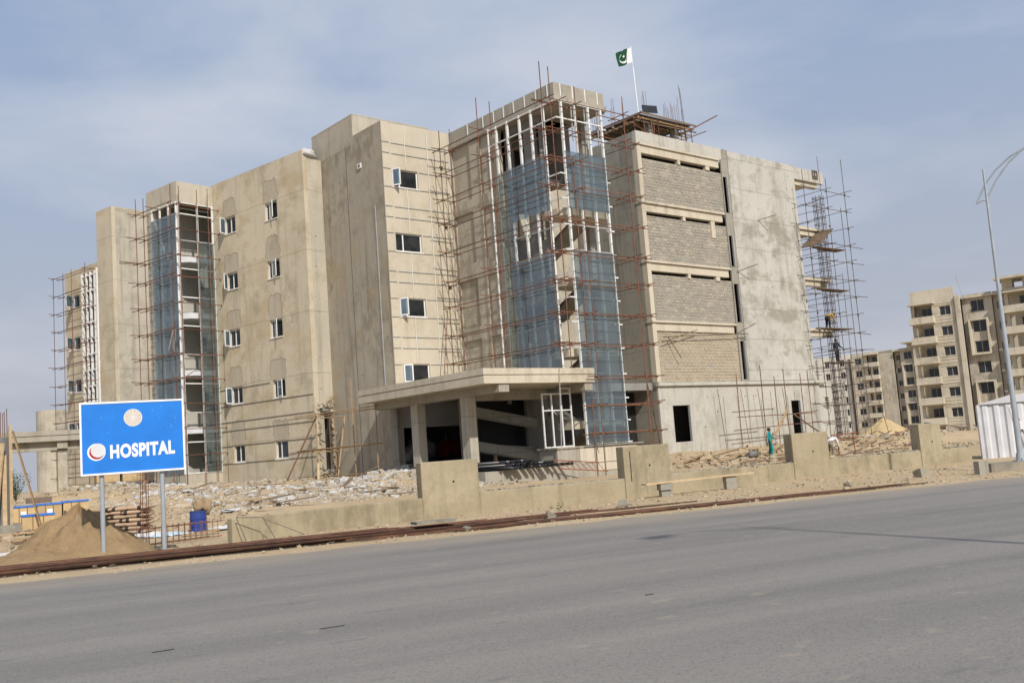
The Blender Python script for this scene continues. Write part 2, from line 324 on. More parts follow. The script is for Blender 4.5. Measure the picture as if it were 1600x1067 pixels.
def setp(o, label=None, cat=None, group=None, kind=None):
    for k, v in (('label', label), ('category', cat), ('group', group), ('kind', kind)):
        if v: o[k] = v
    return o
def thing(name, loc, label, cat, group=None, rz=0):
    o = bpy.data.objects.new(name, None); col.objects.link(o); o.location = loc; o.rotation_euler = (0, 0, rz); o.empty_display_size = .3
    return setp(o, label, cat, group)
def root_of(p):
    while p.parent: p = p.parent
    return p
def part(name, mb, mats, parent, label=None, kind=None, smooth=False):      # mb is in world coordinates
    r = root_of(parent)
    o = bpy.data.objects.new(name, mb.mesh(name, mats, r.location, smooth, r.rotation_euler[2])); col.objects.link(o); o.parent = parent
    if parent is not r:
        pass
    return setp(o, label, None, None, kind)
def solid(name, mb, mats, label=None, cat=None, group=None, kind=None, smooth=False, loc=None, rz=0):     # a thing that is one mesh
    if loc is None:
        xs = [p[0] for p in mb.v]; ys = [p[1] for p in mb.v]; zs = [p[2] for p in mb.v]
        loc = ((min(xs) + max(xs)) / 2, (min(ys) + max(ys)) / 2, min(zs))
    o = bpy.data.objects.new(name, mb.mesh(name, mats, loc, smooth, rz)); col.objects.link(o); o.location = loc; o.rotation_euler = (0, 0, rz)
    return setp(o, label, cat, group, kind)
def put(name, me, parent, mat=None):        # shared mesh instance; mat: local matrix in the parent's frame
    o = bpy.data.objects.new(name, me); col.objects.link(o)
    if parent: o.parent = parent
    if mat is not None: o.matrix_local = mat
    return o
_cyl = {}
def cyl_mesh(m, n=6):
    if (m, n) not in _cyl:
        b = MB(); b.bar((0, 0, 0), (0, 0, 1), 1, n); _cyl[m, n] = b.mesh('pole_' + m, m, smooth=False)
    return _cyl[m, n]
def along(a, b, r, org=(0, 0, 0)):
    a = Vector(a) - Vector(org); b = Vector(b) - Vector(org); d = b - a
    return Matrix.Translation(a) @ d.to_track_quat('Z', 'Y').to_matrix().to_4x4() @ Matrix.Diagonal((r, r, d.length, 1))
def pole(name, a, b, r, m, parent, n=6):
    return put(name, cyl_mesh(m, n), parent, along(a, b, r, parent.location if parent else (0, 0, 0)))
sm = lambda a, b, x: (lambda t: t * t * (3 - 2 * t))(max(0, min(1, (x - a) / (b - a))))

# ------------------------------------------------------------------ ground and road
RA = Vector((4.51, 20.26)); RD = Vector((.957, -.29)).normalized(); RN = Vector((-RD.y, RD.x))
def ST(s, t): p = RA + RD * s + RN * t; return p.x, p.y
def toST(x, y): p = Vector((x, y)) - RA; return p.dot(RD), p.dot(RN)
def g(x, y, rough=True):
    s, t = toST(x, y)
    n = noise.noise((x * .35, y * .35, 0)) * .5 + noise.noise((x * 1.3, y * 1.3, 3)) * .3 if rough else 0
    if t < 1: return -.03 + .075 * sm(-.55, 1.0, t + (noise.noise((s * .8, 0, 5)) * .35 if rough else 0)) + (n * .05 * sm(-.3, 1, t))
    Lp = .045 + .0 * sm(1, 6, t) - .06 * sm(4, 9, t) + .34 * sm(12, 18, t) + .42 * sm(18, 30, t) + .25 * sm(30, 38, t)
    Rp = .045 + .10 * sm(2, 8, t) + .08 * sm(12, 24, t) + .80 * sm(27.0, 32.5, t)
    k = sm(14, 26, s); z = Lp * (1 - k) + Rp * k
    z += .55 * math.exp(-((x - 17) ** 2 + (y - 52) ** 2) / 26) + .62 * math.exp(-((x - 26.6) ** 2 + (y - 41) ** 2) / 7) + .5 * math.exp(-((x - 14.5) ** 2 + (y - 48) ** 2) / 14) + .3 * math.exp(-((x - 20) ** 2 + (y - 43) ** 2) / 8)
    z -= 2.1 * sm(72, 125, x) * sm(0, 10, t)
    z -= .6 * sm(60, 160, t) * (1 - sm(72, 125, x))
    amp = .05 + .14 * sm(9, 14, t) * (1 - sm(50, 90, t)) + .28 * sm(20, 26, t) * (1 - k) * (1 - sm(50, 90, t))
    return z + n * amp
def make_ground():
    def rng(a, b, st): k = int((b - a) / st); return [a + st * i for i in range(k + 1)]
    ss = [-3000, -1200, -500, -200, -100, -60, -40] + rng(-28, 76, .5) + [80, 85, 92, 100, 115, 140, 180, 260, 400, 800, 1500, 3000]
    tt = [-600, -200, -80, -40, -10, -2.0] + rng(-1.0, 3.8, .2) + rng(4, 50, .5) + [54, 60, 70, 85, 105, 140, 200, 320, 600, 1200, 3000]
    mb = MB(); n = len(tt)
    for s in ss:
        for t in tt:
            x, y = ST(s, t); mb.v.append((x, y, g(x, y) if -5 < t else -.03))
    for i in range(len(ss) - 1):
        for j in range(n - 1):
            mb.f.append((i * n + j, (i + 1) * n + j, (i + 1) * n + j + 1, i * n + j + 1)); mb.m.append(0)
    solid('ground', mb, 'dirt', kind='structure', smooth=True, loc=(0, 0, 0))
    mb = MB(); a, b, c, d = ST(-400, -46), ST(400, -46), ST(400, .35), ST(-400, .35)
    mb.quad((*a, 0), (*b, 0), (*c, 0), (*d, 0)); solid('road', mb, 'asphalt', kind='structure', loc=(0, 0, 0))
make_ground()

# ------------------------------------------------------------------ the unfinished hospital
rs = random.Random(11)
FLV = [1.65, 5.45, 9.25, 13.05, 16.85, 20.65]; TOP = 21.4
H = thing('hospital_building', (38, 48, 0), 'unfinished six storey concrete hospital with bare walls, glazed stair towers and entrance canopy', 'building')
def frame_rect(mb, fr, u0, u1, z0, z1, w0, w1, t):
    mb.box(fr, u0, u1, w0, w1, z0, z0 + t); mb.box(fr, u0, u1, w0, w1, z1 - t, z1); mb.box(fr, u0, u0 + t, w0, w1, z0 + t, z1 - t); mb.box(fr, u1 - t, u1, w0, w1, z0 + t, z1 - t)
def sash_obj(fr, hu, hw, z0, z1, width, ang, parent, hinge_left=True):
    # an opened casement turning about a vertical hinge at (hu, hw)
    c, s_ = math.cos(ang), math.sin(ang)
    du = fr.u * c - fr.w * s_ if hinge_left else -fr.u * c - fr.w * s_
    o = fr.o + fr.u * hu + fr.w * hw; f2 = Fr((o.x, o.y), (du.x, du.y))
    mb = MB(); frame_rect(mb, f2, 0, width, z0, z1, -.02, .02, .07); sh = part('sash', mb, 'white_paint', parent)
    mb = MB(); mb.box(f2, .07, width - .07, -.004, .004, z0 + .07, z1 - .07); part('pane', mb, 'glass_pane', parent)
def window(fr, u0, u1, z0, z1, depth=.12, split=.5, opened=None, parent=None, dark='window_glass'):
    parent = parent or H
    mb = MB(); frame_rect(mb, fr, u0, u1, z0, z1, depth, depth + .07, .07); um = u0 + (u1 - u0) * split
    mb.box(fr, um - .04, um + .04, depth + .002, depth + .068, z0 + .07, z1 - .07); mb.box(fr, u0 - .06, u1 + .06, -.05, depth - .002, z0 - .05, z0 - .002)
    wn = part('window', mb, 'white_paint', parent)
    for a, b in ((u0 + .07, um - .04), (um + .04, u1 - .07)):
        mb = MB(); mb.box(fr, a, b, depth + .03, depth + .04, z0 + .07, z1 - .07); part('pane', mb, dark, wn)
    if opened:
        side, ang, hw = opened; wd = (u1 - u0) * (split if side == 'l' else 1 - split)
        sash_obj(fr, u0 + .03 if side == 'l' else um, hw, z0 + .04, z1 - .02, wd, ang, wn)
    return wn
# --- left wing wall with two columns of small windows
A = (27.65, 63.5); LW = FL(A); LL = 9.86
holes = []; wins = []
for k in range(5):
    zs = 2.48 + 3.8 * k
    for c, (a, b) in enumerate(((1.38, 2.60), (5.86, 7.12))): holes.append((a, b, zs, zs + 1.13)); wins.append((c, k, a, b, zs))
mb = MB(); mb.wall(LW, LL, .2, TOP, holes, .35); part('wall', mb, 'plaster_tan', H, 'tan plastered wall of the left wing')
for c, k, a, b, zs in wins:
    op = (('l', 1.25, .05), ('l', 1.0, .05), ('l', 1.2, .05), ('l', 1.35, .05), None)[4 - k] if c == 0 else (('r', .42, .02), ('r', .35, .02), ('r', .5, .02), ('r', .3, .02), None)[4 - k]
    window(LW, a, b, zs, zs + 1.13, .12, .48 if c == 0 else .36, op)
    # rough plaster patch above each window
    if True:
        mb = MB(); cx = (a + b) / 2; rr = random.Random(k * 7 + c); hw = .8; zt = zs + 1.13; top = zt + rr.uniform(1.1, 1.5); w2 = rr.uniform(.7, .95)
        up = [(cx + hw, zt + .02)] + [(cx + hw * (1 + (w2 - 1) * i / 5) + rr.uniform(-.07, .07), zt + (top - zt) * i / 5) for i in range(1, 6)]
        up += [(cx + hw * w2 * (1 - 2 * i / 7), top + .12 + rr.uniform(-.09, .07)) for i in range(1, 7)] + [(cx - hw * (1 + (w2 - 1) * i / 5) + rr.uniform(-.07, .07), zt + (top - zt) * i / 5) for i in range(5, 0, -1)] + [(cx - hw, zt + .02)]
        f0 = [LW(u, -.008, z) for u, z in up]; mb.quad(*f0)
        n = len(up)
        for i in range(n):
            (ua, za), (ub, zb) = up[i], up[(i + 1) % n]; mb.quad(LW(ua, -.008, za), LW(ua, .01, za), LW(ub, .01, zb), LW(ub, -.008, zb))
        part('plaster_patch', mb, 'patch_plaster', H)
        mb = MB()                                              # crack line round the patch
        for (ua, za), (ub, zb) in zip(up[1:-1], up[2:-1]): mb.bar(LW(ua, -.003, za), LW(ub, -.003, zb), .016, 4)
        part('crack', mb, 'rail_dark', H)
for z, a, b in ((7.3, 0.05, 5.6), (6.2, 0.05, 9.8), (5.14, 0.05, 9.8), (4.57, .05, 9.8), (3.57, .05, 9.8), (2.44, .05, 9.8)):
    gaps = sorted((h[0], h[1]) for h in holes if h[2] - .06 < z < h[3] + .06)
    u = a
    for x, y in gaps + [(b, b)]:
        x = min(x, b)
        if x - u > .1: mb = MB(); mb.box(LW, u, x, -.035, .0, z - .02, z + .02); part('cladding_rail', mb, 'rail_dark', H)
        u = max(u, y)
# --- return strip, torn open at its foot
S0 = (29.40, 53.80); SR = FLR(S0); SL = 1.47
mb = MB(); mb.wall(SR, SL, .2, 20.95, [(.30, 1.38, 1.1, 5.5)], .4); part('wall', mb, 'concrete_warm', H, 'narrow return wall broken open at its foot')
mb = MB(); mb.box(SR, .30, .92, .28, .45, 1.3, 5.5); mb.box(SR, .2, 1.5, 1.2, 1.25, .5, 6); part('broken_core', mb, 'concrete_grey', H)
mb = MB(); rr = random.Random(4)
for i in range(150):
    e = rr.choice('lrtb'); z = rr.uniform(1.0, 5.6)
    u = {'l': .28, 'r': 1.40, 't': rr.uniform(.3, 1.4), 'b': rr.uniform(.2, 1.4)}[e] + rr.uniform(-.06, .06)
    if e == 't': z = 5.5 + rr.uniform(-.12, .1)
    if e == 'b': z = rr.uniform(.9, 1.5)
    mb.rock(SR(u, rr.uniform(-.04, .1), z), rr.uniform(.05, .12), flat=1)
part('broken_edge', mb, 'rock', H, kind='stuff')
for i in range(5):
    mb = MB(); mb.tube([SR(.95 + i * .09, .08, 5.2), SR(.8 + i * .1, -.15, 5.75), SR(1.0 + i * .09, -.25, 6.0 + .05 * i), SR(1.25 + i * .05, -.2, 5.6)], .012, 4); part('bent_rebar', mb, 'wood_pale', H)
for i in range(4): mb = MB(); mb.bar(SR(1.0 + .1 * i, .12, 1.2), SR(1.0 + .1 * i, .12, 5.5), .012, 4); part('bent_rebar', mb, 'rebar_rust', H)
# --- grey side wall and the raised box on the roof
GX = 30.85; GW = FY(GX, 54.05)
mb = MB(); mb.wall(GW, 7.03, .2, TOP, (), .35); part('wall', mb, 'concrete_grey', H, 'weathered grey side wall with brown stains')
mb = MB(); mb.box(FX(0, 0), GX - .002, 36.5, 50.1, 55.1, 20.9, 22.78); part('roof_box', mb, 'concrete_warm', H)
mb = MB(); mb.box(GW, 3.0, 3.06, -.012, 0, .8, 21.1); part('wall_joint', mb, 'rail_dark', H)
mb = MB(); mb.box(GW, 5.95, 6.02, -.04, 0, 5.9, 16.6); part('conduit', mb, 'rail_metal', H)
mb = MB(); mb.box(GW, 4.35, 4.75, -.07, 0, 19.2, 19.5); part('floodlight', mb, 'white_paint', H)
mb = MB(); mb.box(GW, 4.44, 4.66, -.074, -.07, 19.27, 19.43); part('floodlight_lens', mb, 'rail_dark', H)
# --- wall with four wide windows
WW = FX(GX, 47.0); WL = 4.85
holes = [(.58, 2.40, 17.54 - 3.8 * k, 18.62 - 3.8 * k) for k in range(4)]
sq = [(4.02, 4.32, 18.95, 19.2), (4.1, 4.4, 15.3, 15.55), (4.1, 4.4, 11.65, 11.95)]
mb = MB(); mb.wall(WW, WL, 5.0, TOP - .05, holes + sq, .35, u0=.012); part('wall', mb, 'plaster_light', H, 'pale plastered wall with four wide windows')
mb = MB(); mb.box(WW, -.03, .46, -.06, .02, 5.8, TOP - .02); part('corner_pier', mb, 'plaster_light', H)
for k, (a, b, c, d) in enumerate(holes):
    window(WW, a, b, c, d, .1, .3, (('l', 1.1, .02), None, ('l', 1.0, .02), ('l', .35, .02))[k])
for k in range(4):
    for dz in (20.15, 19.52, 18.58, 17.5):
        z = dz - 3.8 * k
        if z < 6: continue
        for a, b in ((-.03, .47), (.62, 4.7)):
            segs = [(a, b)] if not (17.4 - 3.8 * k < z < 18.63 - 3.8 * k) or b < .5 else [(2.48, 4.7)]
            for x, y in segs: mb = MB(); mb.box(WW, x, y, (-.10 if b < .5 else -.04), (-.06 if b < .5 else 0), z - .018, z + .018); part('cladding_rail', mb, 'rail_metal', H)
for u in (1.55, 3.15):
    for z0, z1 in ((5.9, 6.1), (7.28, 9.85), (11.1, 13.65), (14.9, 17.45), (18.7, 21.2)):
        if u > 2.5: z0, z1 = (5.9, 21.2) if z0 == 5.9 else (0, 0)
        if z1 > z0: mb = MB(); mb.box(WW, u - .015, u + .015, -.058, -.041, z0, z1); part('cladding_rail', mb, 'white_paint', H)
# --- ground floor entrance behind the canopy
mb = MB(); mb.box(WW, 0, WL, .35, .6, 3.62, 5.0); part('lintel', mb, 'white_panel', H)
mb = MB(); mb.box(WW, -.1, .12, -.02, .6, .2, 5.0); part('door_jamb', mb, 'concrete_cool', H)
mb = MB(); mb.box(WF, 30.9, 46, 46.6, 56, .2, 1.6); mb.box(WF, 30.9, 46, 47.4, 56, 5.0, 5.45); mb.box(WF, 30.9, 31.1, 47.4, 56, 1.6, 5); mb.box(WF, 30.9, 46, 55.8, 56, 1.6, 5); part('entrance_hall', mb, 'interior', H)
mb = MB(); mb.box(WF, 28.85, 36.2, 36.9, 46.6, .1, .95); part('podium', mb, 'slab_grey', H)
mb = MB(); mb.box(WF, 29.9, 31.6, 44.9, 46.6, .95, 1.55); part('entrance_step', mb, 'plinth_dark', H)
# --- canopy
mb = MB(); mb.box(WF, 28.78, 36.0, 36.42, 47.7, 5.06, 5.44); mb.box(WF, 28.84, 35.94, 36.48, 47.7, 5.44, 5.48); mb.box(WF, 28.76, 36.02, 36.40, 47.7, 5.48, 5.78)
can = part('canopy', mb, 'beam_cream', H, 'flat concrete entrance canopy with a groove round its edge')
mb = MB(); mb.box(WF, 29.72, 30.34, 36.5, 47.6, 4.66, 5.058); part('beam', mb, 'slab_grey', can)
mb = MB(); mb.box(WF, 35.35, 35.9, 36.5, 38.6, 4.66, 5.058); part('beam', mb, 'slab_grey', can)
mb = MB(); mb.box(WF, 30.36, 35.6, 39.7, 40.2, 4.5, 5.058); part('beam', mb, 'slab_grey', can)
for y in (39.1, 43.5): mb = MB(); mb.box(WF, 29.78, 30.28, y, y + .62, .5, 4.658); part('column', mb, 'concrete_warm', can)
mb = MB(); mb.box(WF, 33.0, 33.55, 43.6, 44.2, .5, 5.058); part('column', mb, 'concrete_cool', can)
mb = MB(); rr = random.Random(2)
for i in range(220): mb.rock((rr.uniform(28.9, 30.9), rr.uniform(37, 47.5), 5.77), rr.uniform(.03, .09))
part('rubble_on_canopy', mb, 'rock', can, kind='stuff')
# --- glazed stair tower: solid side, inner walls, slabs
TX = 35.72; TW = FY(TX, 47.0)
mb = MB(); mb.wall(TW, 4.4, 5.0, 20.6, (), .3, w=.14); part('wall', mb, 'concrete_warm', H, 'recessed panel wall beside the stair tower')
for a, b in ((1.9, 2.8), (4.0, 4.42), (-.0, .1)): mb = MB(); mb.box(TW, a, b, 0, .139, 5.6, 20.25); part('pier', mb, 'concrete_warm', H)
for k, F in enumerate(FLV[1:5]):
    for a, b in ((.1, 1.9), (2.8, 4.0)): mb = MB(); mb.box(TW, a, b, -.006, .139, F - .95 + .2 * (k % 2), F - .05); part('spandrel_beam', mb, 'concrete_warm', H)
mb = MB(); mb.box(WF, TX - .1, 39.6, 37.36, 47.0, 20.3, 20.62); mb.box(WF, TX, 39.5, 37.45, 37.6, 20.62, 21.36); mb.box(WF, TX, TX + .15, 37.6, 47, 20.62, 21.36); mb.box(WF, 39.35, 39.5, 37.6, 47, 20.62, 21.36)
part('roof_slab', mb, 'slab_grey', H)
for y in (37.95, 38.9, 39.85, 40.8, 41.7, 42.6, 43.6, 45.1): mb = MB(); mb.box(WF, TX - .03, TX - .001, y - .03, y + .03, 20.64, 21.34); part('parapet_strip', mb, 'white_paint', H)
for x in (36.2, 37.1, 38.05, 39.0): mb = MB(); mb.box(WF, x - .03, x + .03, 37.42, 37.449, 20.64, 21.34); part('parapet_strip', mb, 'white_paint', H)
IX = 36.35
mb = MB(); hs = []
for F in FLV[1:5]: hs += [(4.75, 6.1, F + .55, F + 3.05), (6.9, 7.4, F + .2, F + 3.05)]
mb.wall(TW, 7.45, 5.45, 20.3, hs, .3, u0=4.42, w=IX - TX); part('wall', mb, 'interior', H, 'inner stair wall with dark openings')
mb = MB(); hs2 = []
mb.box(WF, IX, 46, 47.05, 47.3, .2, 18.9); part('wall', mb, 'concrete_warm', H, 'back wall of the stair court')
for F in FLV[1:]:
    mb = MB(); mb.box(WF, IX + .3, 38.0 if F < 20 else 39.3, 40.0, 47.0, F - .35, F - .001); part('floor_slab', mb, 'interior', H)
mb = MB(); mb.box(WF, 36.3, 46.05, 41.6, 47.04, 5.0, 5.44); part('floor_slab', mb, 'interior', H)
mb = MB(); mb.box(WF, 33.7, 46.05, 43.2, 43.4, .95, 4.99); part('added_dark_panel', mb, 'cable_black', H)  # added black panel; its colour stands in for the deep shade of the hall
mb = MB(); mb.box(WF, 38.9, 39.3, 40.2, 47.0, 16.9, 20.3); part('wall', mb, 'interior', H)
mb = MB(); mb.wall(FX(IX + .31, 42.7), 2.6, 1.2, 20.3, [(.5, 1.6, F + .3, F + 2.5) for F in FLV[:5]], .2); part('wall', mb, 'concrete_cool', H)
mb = MB(); mb.box(WF, 38.95, 39.4, 38.85, 39.35, 1.2, 20.3); part('column', mb, 'concrete_cool', H)
mb = MB(); mb.box(WF, 35.9, 36.3, 44.0, 47, 1.6, 5.4); part('column', mb, 'interior', H)
mb = MB(); mb.box(WF, 36.0, 36.3, 40.5, 41.4, .95, 5.4); part('column', mb, 'interior', H)
for z in (14.55, 10.75, 6.95, 3.15):
    mb = MB(); mb.prism([(36.3, 37.55), (39.35, 37.55), (39.35, 39.3), (35.85, 39.3), (35.85, 38.0)], z - .4, z); part('stair_landing', mb, 'beam_cream', H)
    for a, b, za, zb in ((36.5, 37.7, z - .12, z + 1.9), (37.9, 39.2, z - .2, z - 1.9)):
        mb = MB(); y0, y1 = 39.2, 42.6
        mb.quad((a, y0, za - .25), (b, y0, za - .25), (b, y1, zb - .25), (a, y1, zb - .25)); mb.quad((a, y0, za), (a, y1, zb), (b, y1, zb), (b, y0, za))
        mb.quad((a, y0, za - .25), (a, y1, zb - .25), (a, y1, zb), (a, y0, za)); mb.quad((b, y0, za - .25), (b, y0, za), (b, y1, zb), (b, y1, zb - .25))
        part('stair_flight', mb, 'slab_grey', H)
# curtain wall
CX, CY = 35.45, 37.15
LY = [42.9, 42.23, 41.25, 40.19, 39.21, 38.21]; RX = [35.93, 36.95, 37.93, 38.9]
for i, y in enumerate(LY):
    if i == 0: mb = MB(); mb.bar((CX, y, 5.8), (CX, y, 20.3), .05, 6); part('mullion', mb, 'white_paint', H); continue
    mb = MB(); mb.box(WF, CX - .0, CX + .13, y - .055, y + .055, 5.77, 20.3); part('mullion', mb, 'white_paint', H)
for i, x in enumerate(RX):
    mb = MB(); mb.box(WF, x - .055, x + .055, CY, CY + .13, 1.9, 20.3); part('mullion', mb, 'white_paint', H)
    if 0 < i: mb = MB(); mb.box(WF, x - .2, x - .14, CY + .15, CY + .2, 18.2, 20.3); part('mullion', mb, 'rail_metal', H)
for z in (20.24, 19.3, 16.25, 14.9, 13.5, 12.15, 10.9, 9.6, 8.3, 7.0, 5.85):
    mb = MB(); mb.box(WF, CX + .03, CX + .10, 38.265, 42.9, z - .03, z + .03); part('transom', mb, 'rail_metal' if z < 19 else 'white_paint', H)
    mb = MB(); mb.box(WF, CX + .03, CX + .10, CY + .03, 38.155, z - .03, z + .03); mb.box(WF, CX + .101, 35.875, CY + .03, CY + .10, z - .03, z + .03); part('transom', mb, 'white_paint', H)
for z in (20.24, 19.3, 16.25, 14.9, 13.5, 12.15, 10.9, 9.6, 8.3, 7.0, 5.6, 4.3, 3.1, 1.93):
    mb = MB(); mb.box(WF, 35.985, 38.845, CY + .03, CY + .10, z - .03, z + .03); part('transom', mb, 'rail_metal' if z < 19 else 'white_paint', H)
    mb = MB(); mb.box(WF, 38.955, 39.62, CY + .4, CY + .47, z - .035, z + .035); part('transom', mb, 'white_paint', H)
def glass_l(i, z0, z1): mb = MB(); mb.box(WF, CX - .020, CX - .008, LY[i + 1], LY[i], z0, z1); mb.v = [(x + rs.uniform(-.006, .006), y, z) for x, y, z in mb.v]; part('glass_panel', mb, 'glass_blue', H)
def glass_r(i, z0, z1): mb = MB(); mb.box(WF, RX[i], RX[i + 1], CY - .020, CY - .008, z0, z1); mb.v = [(x, y + rs.uniform(-.006, .006), z) for x, y, z in mb.v]; part('glass_panel', mb, 'glass_blue', H)
def rows(z1, z0, cuts): zs = [z1] + [c for c in cuts if z0 < c < z1] + [z0]; return list(zip(zs[1:], zs))
CUT = (16.25, 14.9, 13.5, 12.15, 10.9, 9.6, 8.3, 7.0, 5.6, 4.3, 3.1)
for i, (zt, zb) in ((1, (17.5, 13.5)), (2, (17.5, 14.45)), (3, (17.5, 14.45)), (4, (17.5, 14.45))):
    for a, b in rows(zt, zb, CUT): glass_l(i, a + .006, b - .006)
for i in (1, 2, 3, 4):
    for a, b in rows(13.4 if i == 1 else 12.12, 5.8, CUT): glass_l(i, a + .006, b - .006)
for i in (0, 1, 2):
    for a, b in rows(17.5, 14.35, CUT): glass_r(i, a + .006, b - .006)
    for a, b in rows(12.12, 1.95, CUT): glass_r(i, a + .006, b - .006)
# ground floor white frame and plinth under the tower
PF = FX(33.75, 37.0)
mb = MB(); mb.box(WF, 33.6, 39.5, 37.05, 38.4, .1, 1.78); mb.box(WF, 33.5, 39.9, 36.98, 38.45, 1.78, 1.86); part('plinth', mb, 'slab_grey', H)
mb = MB()
for a, b, c, d in ((35.15, 36.9, .98, 1.74), (36.95, 39.3, .98, 1.74), (35.15, 36.9, .55, .93), (36.95, 39.3, .55, .93)): mb.box(WF, a, b, 37.02, 37.049, c, d)
part('plinth_cladding', mb, 'beam_cream', H)
mb = MB(); f = FX(33.35, 37.6)
for u in (0, .62, 1.28, 1.95): mb.box(f, u, u + .06, 0, .07, 1.86, 4.62 if u < 1.2 else 4.9)
for z in (1.87, 3.72, 4.56): mb.box(f, .06, 1.95, .005, .065, z, z + .055)
mb.box(f, 1.34, 1.95, .005, .065, 4.84, 4.895); part('entrance_frame', mb, 'white_paint', H)
# --- right block
RXL, RY = 46.12, 41.2; RF = FX(RXL, RY); RLW = FY(RXL, 53.0)
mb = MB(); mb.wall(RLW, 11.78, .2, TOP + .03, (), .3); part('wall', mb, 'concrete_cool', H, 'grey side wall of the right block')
mb = MB(); mb.box(RF, -.005, 8.5, -.004, .3, 20.68, TOP + .05); part('parapet', mb, 'concrete_base', H)
mb = MB(); mb.box(RF, -.08, 8.2, -.08, .1, 20.56, 20.68); part('cornice', mb, 'beam_cream', H)
mb = MB(); mb.box(RF, -.005, .36, 0, .4, 5.45, 20.56); part('column', mb, 'beam_cream', H)
for k, F in enumerate(FLV[2:]):
    e = (8.1, 8.1, 8.0, 8.15)[k]
    mb = MB(); mb.box(RF, .36, e, .02, .4, F - .6, F - .09); part('beam', mb, 'beam_cream', H)
    if F < 20: mb = MB(); mb.box(RF, -.06, e + .2, -.1, .4, F - .088, F + .04); part('ledge', mb, 'beam_cream', H)
for k, F in enumerate(FLV[1:5]):
    zt = FLV[k + 2] - .62; gap = (.0, .2, .22, .24)[k]
    mb = MB(); rr = random.Random(k); z = F + .05 if k else 5.46; row = 0
    while z < zt - gap - .1:
        u = .5 - (.2 if row % 2 else 0); h = .195
        while u < 8.42:
            a, b = max(u, .5), min(u + .39, 8.42)
            if b - a > .08 and not (k == 2 and b > 6.7 and z > zt - 1.1 and (b - 6.7) * .9 < z - (zt - 1.1)): mb.box(RF, a + .012, b - .012, .10 + rr.uniform(-.014, .014), .3, z + .012, min(z + h, zt - gap) - .004, m=rr.choice((0, 0, 0, 1, 1, 2)))
            u += .4
        z += .2; row += 1
    part('blockwork', mb, ['block_tan', 'block_tan', 'block_light'] if k == 0 else ['block', 'block_grey', 'block_light'], H, kind='stuff')
    mb = MB(); mb.box(RF, .46, 8.46, .118, .28, F, zt - gap - .06); part('mortar_bed', mb, 'mortar', H)
    if gap:
        for a, b in ((3.9, 4.15), (6.75, 7.15)): mb = MB(); mb.box(RF, a, b, .03, .3, zt - (.28 if k != 2 or a < 5 else 1.15), zt); part('stub_column', mb, 'beam_cream', H)
SL4 = [(8.5, 8.95, 16.98, 19.5), (8.52, 8.95, 13.25, 15.38), (8.55, 9.1, 9.42, 12.05), (8.62, 9.1, 5.55, 8.15)]
mb = MB(); mb.wall(RF, 9.15, 5.45, TOP, SL4, .1, u0=8.42, w=.02, m=0); part('wall', mb, 'concrete_cool', H)
for a, b, c, d in SL4: mb = MB(); mb.box(RF, b - .06, b - .001, -.01, .119, c, d); part('slot_jamb', mb, 'rail_metal', H)
mb = MB(); mb.box(RF, 9.151, 16.93, -.03, .3, 5.46, TOP - .02); part('wall', mb, 'concrete_pale', H, 'pale stained blank concrete panel of the right block')
for a, z, n in ((14.6, 11.3, 9), (14.7, 12.3, 7), (14.4, 10.2, 5)):
    mb = MB(); rr = random.Random(n)
    for i in range(n): mb.box(RF, a + rr.uniform(0, .3), a + rr.uniform(.8, 1.5), -.034, -.03, z + i * .14, z + i * .14 + .03)
    part('exposed_joint', mb, 'mortar', H)
mb = MB(); mb.box(RF, -.1, 18.1, -.16, .1, 5.2, 5.42); part('ledge', mb, 'concrete_base', H)
mb = MB(); mb.wall(RF, 17.3, .0, 5.2, [(1.2, 2.85, 1.7, 3.97), (13.68, 14.82, 1.7, 4.02)], .14, u0=-.005); part('wall', mb, 'concrete_base', H, 'pale ground floor wall with a dark doorway')
mb = MB(); mb.box(RF, 2.78, 2.87, -.012, .145, 1.7, 3.97); part('door_jamb', mb, 'rail_metal', H)
mb = MB(); mb.box(RF, 14.74, 14.83, -.012, .145, 1.7, 4.02); part('door_jamb', mb, 'rail_metal', H)
mb = MB(); mb.wall(FX(RXL + 17.3, RY + .15), 3.6, .0, 5.15, [(.5, 1.3, 3.3, 4.2)], .3); part('wall', mb, 'concrete_base', H)
for k, F in enumerate(FLV[2:]):
    mb = MB(); mb.box(RF, 16.94, 20.4, .0, 4.5, F - .22, F); mb.box(RF, 16.94, 20.1, .15, .5, F - .62, F - .221)
    part('balcony_slab', mb, 'beam_cream', H)
mb = MB(); mb.box(RF, 16.94, 20.75, -.03, .22, 20.4, TOP - .1); part('parapet', mb, 'concrete_base', H)
mb = MB(); frame_rect(mb, RF, 19.3, 20.0, 20.7, 21.35, -.10, -.05, .09); mb.box(RF, 19.45, 19.85, -.09, -.06, 20.85, 20.95); mb.box(RF, 19.62, 19.7, -.09, -.06, 20.95, 21.3); part('steel_bracket', mb, 'steel_dark', H)
mb = MB(); mb.box(WF, RXL + .3, 63.3, 53, 53.3, .2, TOP); mb.box(WF, 62.7, 63.04, 41.5, 53, .2, TOP); mb.box(WF, RXL + .31, 62.69, 41.53, 52.99, 20.3, 20.6); part('wall', mb, 'interior', H)
for F in FLV[:5]: mb = MB(); mb.box(WF, RXL + .31, 62.69, 41.56, 52.99, F - .35, F - .03); part('floor_slab', mb, 'interior', H)
mb = MB(); mb.box(WF, RXL + .31, 62.69, 44.5, 44.7, 1.62, 20.3); part('partition', mb, 'interior', H)
